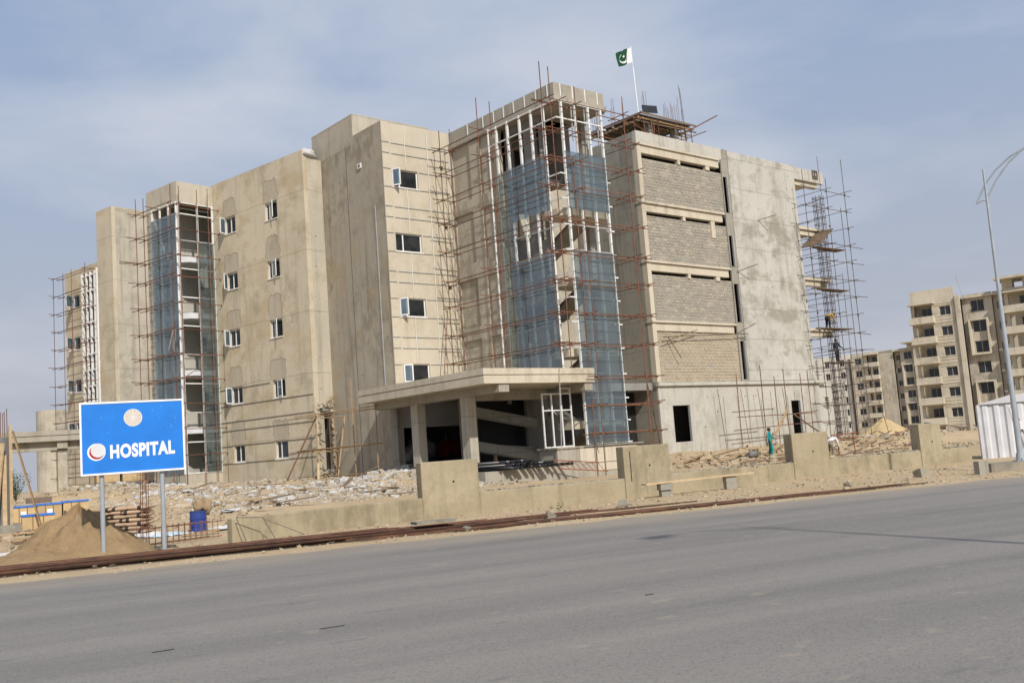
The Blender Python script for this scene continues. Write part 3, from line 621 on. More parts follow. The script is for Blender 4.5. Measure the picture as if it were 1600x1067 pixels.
for a, b in (((.7, -.2, 8.25), (9.2, -.25, 8.62)), ((3.9, -.3, 8.75), (.6, -.15, 7.9)), ((8.0, -.1, 8.55), (9.0, -1.1, 9.2)), ((9.0, 0, 12.9), (10.0, -1.0, 13.3)), ((11.9, 0, 16.75), (12.7, -1.0, 17.0)), ((1.2, -.1, 8.3), (2.1, -.3, 6.9))):
    mb = MB(); mb.bar(RF(*a), RF(*b), .028, 5); part('putlog', mb, 'wood_dark', H)
# back of the middle and left blocks so that no daylight leaks through the windows
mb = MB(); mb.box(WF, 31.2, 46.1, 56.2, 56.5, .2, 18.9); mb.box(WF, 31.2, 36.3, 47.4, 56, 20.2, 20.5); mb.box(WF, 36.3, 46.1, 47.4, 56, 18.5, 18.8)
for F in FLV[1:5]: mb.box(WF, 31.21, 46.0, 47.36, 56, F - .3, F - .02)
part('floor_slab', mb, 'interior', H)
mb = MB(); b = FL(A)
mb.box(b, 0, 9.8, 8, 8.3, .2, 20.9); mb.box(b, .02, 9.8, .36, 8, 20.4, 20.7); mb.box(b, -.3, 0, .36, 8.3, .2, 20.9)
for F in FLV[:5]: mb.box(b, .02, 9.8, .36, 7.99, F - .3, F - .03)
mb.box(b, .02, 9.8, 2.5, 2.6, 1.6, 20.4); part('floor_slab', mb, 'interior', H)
rt_ = random.Random(8)
for fr_, u0, u1, z0, z1, n_ in ((GW, .4, 6.6, 6, 20.5, 26), (SR, .3, 1.2, 6.5, 20, 10), (LW, .3, 9.6, 8, 20.8, 12), (RLW, 5, 11.4, 3, 20, 22), (RF, 9.6, 16.5, 6.2, 20.6, 30), (RF, 3.4, 13, 1.6, 4.8, 12)):
    mb = MB()
    for i in range(n_):
        u = u0 + (u1 - u0) * rt_.random(); z = z0 + round((z1 - z0) * rt_.random() / .95) * .95; r_ = rt_.uniform(.025, .055)
        mb.bar(fr_(u, -.036 if fr_ is RF else -.006, z), fr_(u, .0, z), r_, 7)
    part('tie_holes', mb, 'rail_dark', H, kind='stuff')
# --- second glazed stair tower on the left wing
T2 = FL((27.65 - .9843 * 2.68 - .1765 * 3.79, 63.5 - .1765 * 2.68 + .9843 * 3.79))      # left end of its left face
T2L = 3.79
T2R = FLR((27.65 - .9843 * 2.68, 63.5 - .1765 * 2.68))
mb = MB(); mb.box(T2, 0, .73, 0, .4, .4, 21.3); part('pier', mb, 'concrete_warm', H)
mb = MB(); mb.box(T2, .73, T2L, -.02, .3, 19.92, 21.3); mb.box(T2R, 0, 2.68, -.02, .3, 19.92, 21.3); mb.box(T2, .1, T2L - .3, .31, 5.0, 20.6, 20.9); part('parapet', mb, 'concrete_warm', H)
mb = MB(); mb.box(T2, .0, T2L + .03, -.05, .5, .4, 1.95); mb.box(T2R, 0, 2.68, -.05, .5, .4, 1.95); part('plinth', mb, 'concrete_warm', H)
mb = MB(); mb.box(T2, .2, .4, .41, 5, 1.9, 20.5); mb.box(T2, .41, T2L, 4.6, 4.8, 1.9, 20.5); part('wall', mb, 'concrete_base', H, 'inner wall of the left stair tower')
mb = MB(); mb.box(T2, 1.0, 1.2, 1.2, 4.5, 1.95, 19.9); part('wall', mb, 'concrete_base', H)
for z in (16.35, 12.55, 8.75, 4.95):
    mb = MB(); P = [T2(1.1, .35, 0), T2(T2L - .9, .35, 0), T2(T2L - .25, 1.0, 0), T2(T2L - .2, 2.6, 0), T2(1.1, 2.9, 0)]
    mb.prism([(p[0], p[1]) for p in P], z - .38, z); part('stair_landing', mb, 'white_panel', H)
    mb = MB(); mb.prism([(p[0], p[1]) for p in [T2(1.2, 2.9, 0), T2(T2L, 2.9, 0), T2(T2L, 4.6, 0), T2(1.2, 4.6, 0)]], z - 2.2, z - 1.9); part('stair_landing', mb, 'slab_grey', H)
ML = [.75, 1.75, 2.8, 3.72]
for u in ML: mb = MB(); mb.box(T2, u - .05, u + .05, -.10, .0, 1.96, 19.9); part('mullion', mb, 'white_paint', H)
for u in (.06, 1.45, 2.6): mb = MB(); mb.box(T2R, u - .05, u + .05, -.10, .0, 1.96, 19.9); part('mullion', mb, 'white_paint', H)
Z2 = [19.85, 19.1, 17.3, 15.4, 13.5, 11.6, 9.7, 7.8, 5.9, 4.0, 2.0]
for z in Z2:
    mb = MB(); mb.box(T2, .8, 3.67, -.085, -.015, z - .03, z + .03); part('transom', mb, 'rail_metal' if z < 19 else 'white_paint', H)
    mb = MB(); mb.box(T2R, .11, 2.55, -.085, -.015, z - .035, z + .035); part('transom', mb, 'white_paint', H)
for i in range(3):
    for a, b in zip(Z2[2:] , Z2[1:]):
        mb = MB(); mb.box(T2, ML[i], ML[i + 1], -.118, -.106, a + .006, b - .006); part('glass_panel', mb, 'glass_blue', H)
for a, b in zip(Z2[2:], Z2[1:]):
    if b < 17.5: mb = MB(); mb.box(T2R, 1.45, 2.6, -.118, -.106, a + .006, b - .006); part('glass_panel', mb, 'glass_blue', H)
mb = MB(); mb.tube([T2(2.6, -.25, 10.0), T2(3.2, -.4, 10.7), T2(3.7, -.5, 11.3)], .05, 5); mb.quad(T2(3.2, -.3, 10.3), T2(3.6, -.45, 9.6), T2(4.0, -.5, 11.2), T2(3.8, -.4, 11.4)); part('torn_sheet', mb, 'sack_white', H)
# --- far wing with raised box, windows and white glazing grid
D0 = (28.07, 85.24); DR = FLR(D0); DLo = Vector(D0) + Vector((-.1765, .9843)) * 9.1; DL = FL((DLo.x, DLo.y))
mb = MB(); mb.wall(DR, 7, .3, 25.3, (), .35, u0=.36); part('wall', mb, 'concrete_warm', H)
mb = MB(); mb.wall(DL, 9.1, .3, 25.3, (), .35, u0=6.5); part('wall', mb, 'plaster_tan', H)
holes = [(.6, 2.7, 17.55 - 3.8 * k, 18.7 - 3.8 * k) for k in range(4)]
mb = MB(); mb.wall(DL, 3.3, .3, 21.0, holes, .3, u0=0, w=.25); mb.wall(DL, 6.5, 20.35, 21.0, (), .3, u0=3.3, w=.25); mb.wall(DL, 6.5, .3, 5.6, (), .3, u0=3.3, w=.25); part('wall', mb, 'plaster_tan', H)
fE = Fr((DL.o.x + DL.w.x * .25, DL.o.y + DL.w.y * .25), (DL.u.x, DL.u.y))
for a, b, c, d in holes: window(fE, a, b, c, d, .1, .45, ('r', 1.0, .0))
for u in (3.35, 4.1, 4.85, 5.6): mb = MB(); mb.box(DL, u - .07, u + .07, .1, .3, 5.6, 20.3); part('mullion', mb, 'white_paint', H)
mb = MB(); mb.box(DL, 6.3, 6.5, -.1, .3, 5.6, 20.4); part('mullion', mb, 'white_paint', H)
for i in range(11): mb = MB(); mb.box(DL, 3.42, 6.3, .14, .26, 6.0 + i * 1.4, 6.14 + i * 1.4); part('transom', mb, 'white_paint', H)
mb = MB(); mb.box(DL, 3.3, 6.5, .55, .6, 5.6, 20.35); part('glass_panel', mb, 'window_glass', H)
mb = MB(); mb.box(DL, 0, 9.1, 6.5, 6.8, .3, 21); mb.box(DL, -.0, .3, .56, 6.5, .3, 21); mb.box(DL, .3, 9.1, .6, 6.5, 20.3, 20.6); mb.box(DL, 6.5, 9.1, .36, 6.5, 24.9, 25.2); part('wall', mb, 'plaster_tan', H)
mb = MB(); c = Vector((28.9, 106.3)); mb.prism([(c.x + 1.7 * math.cos(t * math.pi / 12), c.y + 1.7 * math.sin(t * math.pi / 12)) for t in range(24)], .3, 9.4); part('round_stair_wall', mb, 'concrete_warm', H)
# second canopy
mb = MB(); f = FLR((16.2, 76.9)); f = Fr((15.0, 77.3), (.95, -.19))
mb.box(f, 0, 9.5, 0, 7, 5.05, 5.42); mb.box(f, .08, 9.4, .08, 7, 5.42, 5.47); mb.box(f, -.03, 9.55, -.03, 7, 5.47, 5.8)
c2 = part('canopy', mb, 'slab_grey', H, 'second concrete canopy behind the blue sign')
for u, w in ((6.0, .5), (2.5, 5.2), (9.0, 5.0)): mb = MB(); mb.box(f, u, u + .62, w, w + .6, .8, 5.05); part('column', mb, 'concrete_warm', c2)
mb = MB(); mb.box(f, 5.95, 6.65, .2, 7, 4.5, 5.048); mb.box(f, 0, 9.3, .5, 1.1, 4.4, 5.046); part('beam', mb, 'slab_grey', c2)

# ------------------------------------------------------------------ scaffolds
rs = random.Random(11)
def jit(a): return rs.uniform(-a, a)
class Scaffold:
    def __init__(s, loc, label, mat='rust', r=.027, name='scaffold'):
        s.t = thing(name, loc, label, 'scaffold'); s.m = mat; s.r = r; s.cp = MB(); s.n = 0
    def st(s, x, y, z0, z1): pole('standard', (x + jit(.03), y + jit(.03), z0), (x + jit(.06), y + jit(.06), z1 + jit(.4)), s.r, s.m, s.t)
    def run(s, a, b, e0=.4, e1=.4, name='ledger', k=.06):
        a = Vector(a); b = Vector(b); d = (b - a).normalized()
        pole(name, a - d * (e0 * .6 + abs(jit(.35))) + Vector((0, 0, jit(k))), b + d * (e1 * .6 + abs(jit(.4))) + Vector((0, 0, jit(k))), s.r * .95, s.m, s.t)
    def couple(s, p): s.cp.box(WF, p[0] - .05, p[0] + .05, p[1] - .05, p[1] + .05, p[2] - .06, p[2] + .06)
    def done(s): part('couplers', s.cp, s.m, s.t, kind='stuff')
# around the main stair tower
S = Scaffold((34.6, 41.5, 0), 'rusty tube scaffold wrapped round the main glazed stair tower')
LV = [19.87, 18.33, 16.77, 15.3, 13.58, 11.88, 10.35, 8.7, 7.1]; LVR = LV + [5.37, 3.95, 2.48]
XO, XI, YO, YI = 34.2, 35.05, 36.25, 36.95
for y in (46.0, 42.15):
    for x in (XO, XI): S.st(x, y, 5.76, 21.0 if y > 45 else 21.6)
S.st(XO, 36.85, 5.76, 22.2); S.st(XI - .1, 36.95, 5.76, 21.6); S.st(36.1, YO, .3, 20.8); S.st(36.15, YI - .1, .3, 17)
for x, y in ((39.7, YO), (40.55, YI)): S.st(x, y, .3, 20.6)
for i, z in enumerate(LVR):
    if z > 6:
        for x in (XO, XI): S.run((x, 46.2, z), (x, 36.4, z), .3, .35); S.couple((x, 46, z)); S.couple((x, 42.15, z)); S.couple((x, 36.9, z))
        for y in (46.0, 42.15, 36.9): S.run((XO, y + .08, z + .06), (XI, y + .08, z + .06), .5, .15, 'transom')
    zz = z - .08
    for y in (YO, YI):
        S.run((XO + (0 if z > 6 else 1.6), y, zz), (40.6, y, zz), .5, .4); [S.couple((x, y, zz)) for x in (36.1, 39.7, 40.55)]
    for x in (36.1, 39.7, 40.5): S.run((x + .07, YO, zz + .06), (x + .07, YI + (1.2 if x > 40 else 0), zz + .06), .35, .5, 'transom')
for z0, z1 in ((1.0, 5.2),): pole('brace', (41.3, 36.9, .5), (40.4, YI, 5.6), S.r, S.m, S.t)
pole('brace', (34.2, 46.2, 10.3), (33.4, 46.0, 5.8), S.r, S.m, S.t)
for i in range(5): pole('brace', (35.45, 46.6, 19.6 - i * 2.7), (35.4, 45.3, 17.3 - i * 2.7), .012, 'rail_dark', S.t)
S.done()
pole_m = None
# around the stair tower of the left wing
S = Scaffold((23.5, 64.5, 0), 'rusty tube scaffold in front of the left wing stair tower, above the blue sign')
LV2 = [19.55, 17.9, 16.2, 14.8, 13.05, 11.3, 9.7, 8.1, 6.5, 4.9, 3.2]
for u, o in ((.25, -.95), (.25, -.35), (4.3, -.8), (4.3, -.2)): p = T2(u, o, 0); S.st(p[0], p[1], .6, 20.6)
for u, o in ((1.0, -.7), (1.9, -.7), (2.7, -.7)): p = T2R(u, o, 0); S.st(p[0], p[1], .6, 20.8)
for z in LV2:
    for o in (-.95, -.35): S.run(T2(.1, o, z), T2(4.3, o, z), .6, .5); S.couple(T2(.25, o, z)); S.couple(T2(4.3, o, z))
    S.run(T2R(.0, -.7, z - .06), T2R(2.8, -.7, z - .06), .4, .3)
    S.run(T2(.3, -.95, z + .07), T2(.3, -.3, z + .07), .9, .2, 'transom')
    S.run(T2(2.3, -.95, z + .07), T2(2.3, -.3, z + .07), .5, .2, 'transom') if rs.random() < .5 else None
    for u in (1.0, 1.9, 2.7): S.couple(T2R(u, -.7, z - .06))
p, q = T2R(2.6, -.8, 6.5), T2R(3.6, -2.2, .9); pole('brace', p, q, S.r, S.m, S.t)
for i in range(14): pole('brace', T2(.42, -.12, 19.2 - i * 1.25), T2(.62, -.14, 18.2 - i * 1.25), .014, 'rail_dark', S.t)
for u, dx in ((1.0, .5), (2.2, -.2), (3.2, .3)): pole('brace', T2(u + dx, -.7, .7), T2(u, -.5, 2.6), S.r, S.m, S.t)
S.done()
# far wing
S = Scaffold((26.5, 90, 0), 'rusty tube scaffold against the far left wing with the white glazing grid', r=.028)
for u in (.2, 2.0, 3.6, 6.0):
    for o in (-.9,): p = DL(u, o, 0); S.st(p[0], p[1], .4, 20.8 + (1 if o < -1 else 0))
for i in range(12):
    z = 20.3 - 1.62 * i
    for o in (-.9, -.35): S.run(DL(.2, o, z), DL(6.0, o, z), .4, .3)
    for u in (.2, 6.0): S.run(DL(u, -.9, z + .06), DL(u, -.35, z + .06), .4, .2, 'transom')
S.done()
# hoist scaffold at the right end
S = Scaffold((66, 42, 0), 'brown tube scaffold at the right end of the hospital, workers on it', 'steel_dark', .025)
for x, y, z in ((62.4, 40, 20.4), (65.2, 40, 20.2), (67.7, 40, 22.4), (68.9, 41.2, 19), (64.6, 44.6, 20), (67.5, 44.6, 20.6), (69.5, 44.6, 17.5), (66.4, 40.2, 13)): S.st(x, y, -.1, z)
for i in range(15):
    z = .9 + 1.32 * i
    for y in (40, 44.6):
        if rs.random() < .88: S.run((62.3, y, z + jit(.1)), (67.8 + (.9 if i < 13 else 0), y, z + jit(.1)), .5, .7, k=.12)
    for x in (62.4, 65.2, 67.6):
        if rs.random() < .8: S.run((x, 40, z + .08), (x, 44.6, z + .08), .6, .5, 'transom', k=.12)
    for x in (62.4, 65.2, 67.7): S.couple((x, 40, z))
pole('brace', (67.9, 39.8, 6.5), (69.8, 39.6, .2), S.r, S.m, S.t); pole('brace', (62.4, 39.9, 1), (65.2, 39.9, 6), S.r, S.m, S.t)
S.done()
def board(a, b, wd, th, m, parent=None, name='plank', **kw):
    a = Vector(a); b = Vector(b); d = (b - a); L_ = d.length
    key = ('board', m)
    if key not in _cyl: q = MB(); q.box(WF, -.5, .5, -.5, .5, 0, 1); _cyl[key] = q.mesh('board_' + m, m)
    mt = along(a, b, 1, parent.location if parent else (0, 0, 0))
    dn = d.normalized(); side = Vector((0, 0, 1)).cross(dn)
    side = side.normalized() if side.length > .01 else Vector((1, 0, 0)); nn = dn.cross(side)
    rot = Matrix((side, nn, dn)).transposed().to_4x4()
    return put(name, _cyl[key], parent, Matrix.Translation(a - Vector(parent.location if parent else (0, 0, 0))) @ rot @ Matrix.Diagonal((wd, th, L_, 1)))
for z in (15.0, 11.9, 9.0):
    for k in range(3): board((62.6 + k, 40.3 + .25 * k, z + .1), (67.4, 40.4 + .3 * k, z + .15), .25, .05, 'wood_dark', S.t, 'deck_board')
board((63.3, 40.6, 15.2), (65.6, 40.8, 16.6), 1.6, .05, 'wood_dark', S.t, 'formwork_panel')
# low scaffold in front of the pale ground floor wall
S = Scaffold((56, 39.6, 0), 'thin leaning scaffold poles before the pale ground floor wall', 'rust', .028)
for i, x in enumerate((51.9, 54.5, 55.9, 57.1, 59.0, 59.9)): S.st(x, 39.7, .4 + .02 * i, 5.9 + (.5 if i == 1 else 0))
for i, x in enumerate((51.2, 53.6, 55.4, 58.2)): pole('standard', (x + .3, 40.6, .7), (x, 40.7, 4.9), .018, 'steel_dark', S.t)
for z, a, b in ((3.35, 51.2, 54.8), (2.95, 51.8, 60), (2.2, 51.3, 56.8), (1.35, 51.2, 56.6), (.85, 51.4, 56), (3.0, 56.5, 60.2), (2.3, 57, 62.0)): S.run((a, 39.65, z), (b, 39.65, z + .12), .1, .3)
board((53.0, 38.9, .4), (56.9, 39.5, 3.4), .14, .06, 'wood', S.t, 'brace'); board((57.0, 39.2, 3.0), (60.4, 38.9, 1.2), .1, .06, 'wood_dark', S.t, 'brace')
S.done()
# timber scaffold by the torn wall
S = Scaffold((28.6, 50, 0), 'light timber pole scaffold at the torn opening in the tan wall', 'wood', .035)
S.st(29.7, 49.9, .8, 6.9); S.st(29.7, 47.5, .9, 5.0); S.st(28.9, 52.8, .9, 4.9); S.st(29.9, 52.4, .9, 4.9)
for z in (4.75, 2.75, 1.15):
    S.run((28.2, 54.4, z), (29.75, 47.3, z + .05), .5, .5); S.run((28.25, 53.9, z + .08), (29.7, 47.4, z + .12), .2, .1)
    S.run((28.75, 52.8, z - .06), (30.6, 52.6, z - .06), .2, .0, 'transom')
pole('brace', (26.6, 52.6, .9), (28.9, 52.7, 4.8), .045, 'rust', S.t); board((27.6, 50.5, .85), (28.8, 52.6, 2.0), .12, .06, 'wood_pale', S.t, 'brace'); pole('brace', (29.3, 51.3, 1), (30.5, 52.2, 4.7), .045, 'wood', S.t)
S.done()
# reinforcement cage standing at the right end
t = thing('reinforcement_cage', (65.6, 41.0, 0), 'tall dark reinforcement cage for a column at the right end scaffold', 'rebar cage')
for i in range(4):
    for j in range(3):
        if i in (0, 3) or j in (0, 2): pole('vertical_bar', (65.25 + i * .2, 40.7 + j * .28, .2), (65.3 + i * .2, 40.7 + j * .28, 19.3), .02, 'steel_dark', t, 5)
for k in range(38):
    mb = MB(); z = .6 + k * .5; P = [(65.22, 40.67, z), (65.9, 40.67, z), (65.9, 41.28, z), (65.22, 41.28, z), (65.22, 40.67, z)]; mb.tube(P, .022, 4); part('tie', mb, 'steel_dark', t)
pole('vertical_bar', (65.7, 40.7, 19), (65.6, 40.7, 22.3), .02, 'rust', t, 5)
# ------------------------------------------------------------------ formwork deck on the roof
t = thing('roof_formwork', (50.5, 44.5, 20.6), 'rusty timber formwork deck on props above the right block roof', 'formwork')
for i in range(11): board((48.2 + i * .46, 42.3, 23.15), (48.2 + i * .46, 47.2, 23.15), .42, .05, 'wood_dark', t, 'deck_board')
for y in (42.45, 43.6, 44.8, 46.2): board((47.9, y, 23.02), (53.5 + jit(.2), y, 23.02), .1, .12, 'wood', t, 'joist')
for x in (48.1, 49.8, 51.5, 53.1): board((x, 42.2, 22.9), (x, 47.3, 22.9), .1, .1, 'wood', t, 'joist')
board((47.9, 42.2, 23.26), (53.6, 42.26, 23.22), .05, .12, 'wood_dark', t, 'edge_board'); board((47.96, 42.1, 23.24), (48.0, 47.5, 23.28), .05, .12, 'wood_dark', t, 'edge_board')
for k in range(9): board((47.7 + k * .02, 42.5 + k * .5, 22.78 + .03 * (k % 3)), (53.9 + jit(.4), 42.4 + k * .52, 22.8 + jit(.06)), .07, .07, 'wood' if k % 3 else 'wood_dark', t, 'joist')
board((48.3, 42.35, 23.6), (49.7, 42.3, 23.75), .04, .5, 'pipe_black', t, 'edge_board')
for i in range(34): x, y = rs.uniform(48, 53.3), rs.choice((42.3, 42.9, 44.2, 45.5)); pole('prop', (x + jit(.15), y, 20.6), (x + jit(.15), y, 23.0), .03, 'rust', t)
for x in (49.4, 52.0):
    mb = MB(); mb.box(WF, x, x + .45, 42.9, 43.35, 20.6, 23.0); part('column', mb, 'concrete_base', t)
for x, y, h in ((48.6, 46.5, 1.7), (48.9, 45.5, 2.0), (49.5, 43.1, 2.2), (51.6, 43.1, 1.7), (52.2, 43.1, 1.7), (52.9, 43.1, 1.9), (48.5, 47, 1.2)):
    for k in range(4): pole('starter_bar', (x + (k % 2) * .16, y + (k // 2) * .3, 23.2), (x + (k % 2) * .16 + jit(.15), y + (k // 2) * .3 + jit(.1), 23.2 + h + jit(.4)), .013, 'rust', t, 4)
for k in range(2): pole('starter_bar', (53.3 + k * .12, 43, 21.6), (53.0 + k * .1, 43, 26.3 - k * .2), .016, 'rust', t, 4)
pole('prop', (51.8, 42.2, 22.3), (55.3, 41.7, 24.1), .04, 'rust', t); pole('prop', (52.0, 42.4, 22.0), (54.3, 42.0, 22.9), .04, 'wood_dark', t)
pole('prop', (47.0, 42.3, 22.5), (48.5, 42.2, 21.9), .03, 'rust', t)
for k in range(4): board((53.2 + k * .9, 41.6 + jit(.2), 21.45 + .02 * k), (54.6 + k * 1.1, 41.7, 21.5), .2, .05, 'wood', t, 'loose_board')
# ------------------------------------------------------------------ flag on the roof
t = thing('flag_with_pole', (49.15, 43.5, 23.2), 'green and white flag with crescent and star on a white roof pole', 'flag')
pole('pole', (49.2, 43.5, 23.2), (49.06, 43.5, 27.0), .042, 'sign_white', t, 8); pole('pole', (49.06, 43.5, 27.0), (49.02, 43.5, 28.5), .02, 'sign_white', t, 6)
FP = lambda a, b: Vector((49.0, 43.5, 28.4)) + Vector((-.9, -.1, -.46)) * a + Vector((.06, .02, -1)) * b + Vector((.10, -.99, 0)) * (.14 * math.sin(a * 6.2 + b * 1.9) * min(1, a * 2)) + Vector((0, 0, -.04)) * math.sin(a * 7)
def cloth(a0, a1, b0, b1, na, nb, name, mt):
    mb = MB()
    for i in range(na):
        for j in range(nb):
            aa = [a0 + (a1 - a0) * (i + k) / na for k in (0, 1)]; bb = [b0 + (b1 - b0) * (j + k) / nb for k in (0, 1)]
            mb.quad(FP(aa[0], bb[0]), FP(aa[0], bb[1]), FP(aa[1], bb[1]), FP(aa[1], bb[0]))
    part(name, mb, mt, t)
cloth(0, .48, 0, .98, 5, 6, 'white_band', 'sign_white'); cloth(.48, 1.75, 0, .98, 14, 8, 'green_field', 'flag_green')
for side in (-.012, .012):
    mb = MB(); off = Vector((.10, -.99, 0)) * side
    for k in range(18):
        q = []
        for (r_, o, kk) in ((.34, 0, k), (.34, 0, k + 1), (.28, .10, k + 1), (.28, .10, k)):
            th = R(75 + 210 * kk / 18 - 60); q.append(FP(1.12 - (math.cos(th) * r_ - o * .7) * -1 * -1, .5 + math.sin(th) * r_ - o * .7) + off)
        mb.quad(*q)
    for k in range(5):
        a = R(72 * k); c0 = (1.2, .38); q = [FP(c0[0], c0[1])] + [FP(c0[0] + math.cos(a + d) * r_, c0[1] + math.sin(a + d) * r_) for d, r_ in ((-.6, .05), (0, .12), (.6, .05))]
        mb.quad(*[p + off for p in q])
    part('crescent_and_star', mb, 'sign_white', t)

# ------------------------------------------------------------------ boundary wall along the road
WU = Vector((math.cos(R(-15)), math.sin(R(-15)))); P1 = Vector((16.35, 23.9))
def make_boundary():
    t = thing('boundary_wall', (16.35, 23.9, 0), 'low yellowish plastered boundary wall with tall square piers along the road', 'wall')
    BF = Fr((P1.x, P1.y), (WU.x, WU.y)); PW = (1.78, 1.72, 1.60, 1.1); XS = (0, 6.75, 13.5, 19.45)
    for i, (x, w) in enumerate(zip(XS, PW)):
        p = BF(x + w / 2, .2, 0); zb = g(p[0], p[1], False) - .35
        mb = MB(); mb.box(BF, x, x + w, -.025, .42, zb, (1.63, 1.66, 1.68, 1.70)[i]); pr = part('pier', mb, 'boundary_plaster', t)
        mb = MB(); mb.bar(BF(x + w * .55, -.028, 1.02), BF(x + w * .55, -.02, 1.02), .035, 8); part('weep_hole', mb, 'cable_black', pr)
        if i == 1: mb = MB(); mb.box(BF, x + .22, x + .25, -.03, -.0252, .55, 1.5); part('slot', mb, 'cable_black', pr)
    segs = [(XS[i] + PW[i], XS[i + 1]) for i in range(3)] + [(XS[3] + 1.1, XS[3] + 2.6)]
    for i, (a, b) in enumerate(segs):
        zt = (.66, .70, .72, .72)[i]
        mb = MB(); p = BF((a + b) / 2, 0, 0); mb.box(BF, a, b, 0, .24, g(p[0], p[1], False) - .4, zt); w = part('low_wall', mb, 'boundary_plaster', t)
        mb = MB(); rr = random.Random(i)
        n = 30
        for k in range(n): mb.rock(BF(a + (b - a) * (k + .5) / n, .12 + rr.uniform(-.04, .04), zt), .1, flat=.25)
        part('rough_coping', mb, 'stone', w, kind='stuff')
    q0 = Vector((10.35, 23.35)); d = (P1 - q0); LF = Fr((q0.x, q0.y), (d.x, d.y))
    mb = MB(); mb.box(LF, 0, d.length + .02, -.005, .24, -.5, .62); part('low_wall', mb, 'boundary_plaster', t)
    e = Vector(BF(20.55, 0, 0)[:2]); RF2 = Fr((e.x, e.y), (math.cos(R(42)), math.sin(R(42))))
    mb = MB(); mb.box(RF2, .005, .55, .02, .42, -.4, 1.69); part('pier', mb, 'boundary_plaster', t)
    for c in [t] + list(t.children): 
        for o in [c]:
            if o.type == 'MESH' and o.name.split('.')[0] in ('pier', 'low_wall'): b_ = o.modifiers.new('bevel', 'BEVEL'); b_.width = .022; b_.segments = 2
    return BF
BF = make_boundary()
# bench of a plank on blocks before the second pier
def block_stack(name, u, w, n, label):
    t = thing(name, BF(u, w, g(*BF(u, w, 0)[:2])), label, 'block stack')
    for k in range(n):
        mb = MB(); j = jit(.03); z = g(*BF(u, w, 0)[:2], False) + .0 + k * .2; mb.box(BF, u - .2 + j, u + .2 + j, w - .1 + j, w + .1, z + .002, z + .196); part('block', mb, 'concrete_cool', t)
    return g(*BF(u, w, 0)[:2], False) + n * .2
z1 = block_stack('block_stack', 7.55, -1.0, 2, 'two grey blocks carrying the left end of the plank bench'); z2 = block_stack('block_stack', 10.0, -1.0, 2, 'two grey blocks carrying the right end of the plank bench')
o = board(BF(6.8, -1.0, z1 + .02), BF(10.9, -1.0, z2 + .05), .3, .045, 'wood_pale', None, 'plank'); setp(o, 'pale plank laid across two block stacks as a bench', 'plank')
# ------------------------------------------------------------------ rebar bars along the verge
rb = random.Random(5)
def bar_on_ground(name, s0, s1, t0, t1, r, lab, grp, lift=0):
    a = ST(s0, t0); b = ST(s1, t1); za = g(*a, False) + r + lift + .012; zb = g(*b, False) + r + lift + .012
    o = pole(name, (*a, za), (*b, zb), r, 'rebar_rust', None, 6); return setp(o, lab, 'rebar', grp)
for i in range(56):
    tt = .8 + rb.random() ** .8 * 1.4; L_ = rb.uniform(10.5, 12); s0 = rb.uniform(-5.5, -1.2) + rb.choice((0, 0, 3.0)); lay = int(i / 17)
    bar_on_ground('rebar', s0, s0 + L_, tt + rb.uniform(-.1, .1), tt + rb.uniform(-.15, .1) + .25, rb.choice((.016, .02, .02)), 'long rusty reinforcing bar in the pile beside the road left of the first pier', 'rusty bars piled along the roadside', lay * .034)
for i in range(15):
    s0 = rb.uniform(6.5, 11); bar_on_ground('rebar', s0, s0 + rb.uniform(8, 14), .6 + rb.uniform(0, .5), .5 + rb.uniform(0, .4), .014, 'rusty reinforcing bar lying loose along the road edge right of the first pier', 'loose bars along the road edge', (i // 8) * .025)
for i in range(4):
    s0 = 11.5 + i * .6; bar_on_ground('rebar', s0, s0 + 3.2, 2.4 + i * .06, 2.15 + i * .06, .016, 'short rusty bar lying on the verge between the road and the low wall', 'short bars on the verge')
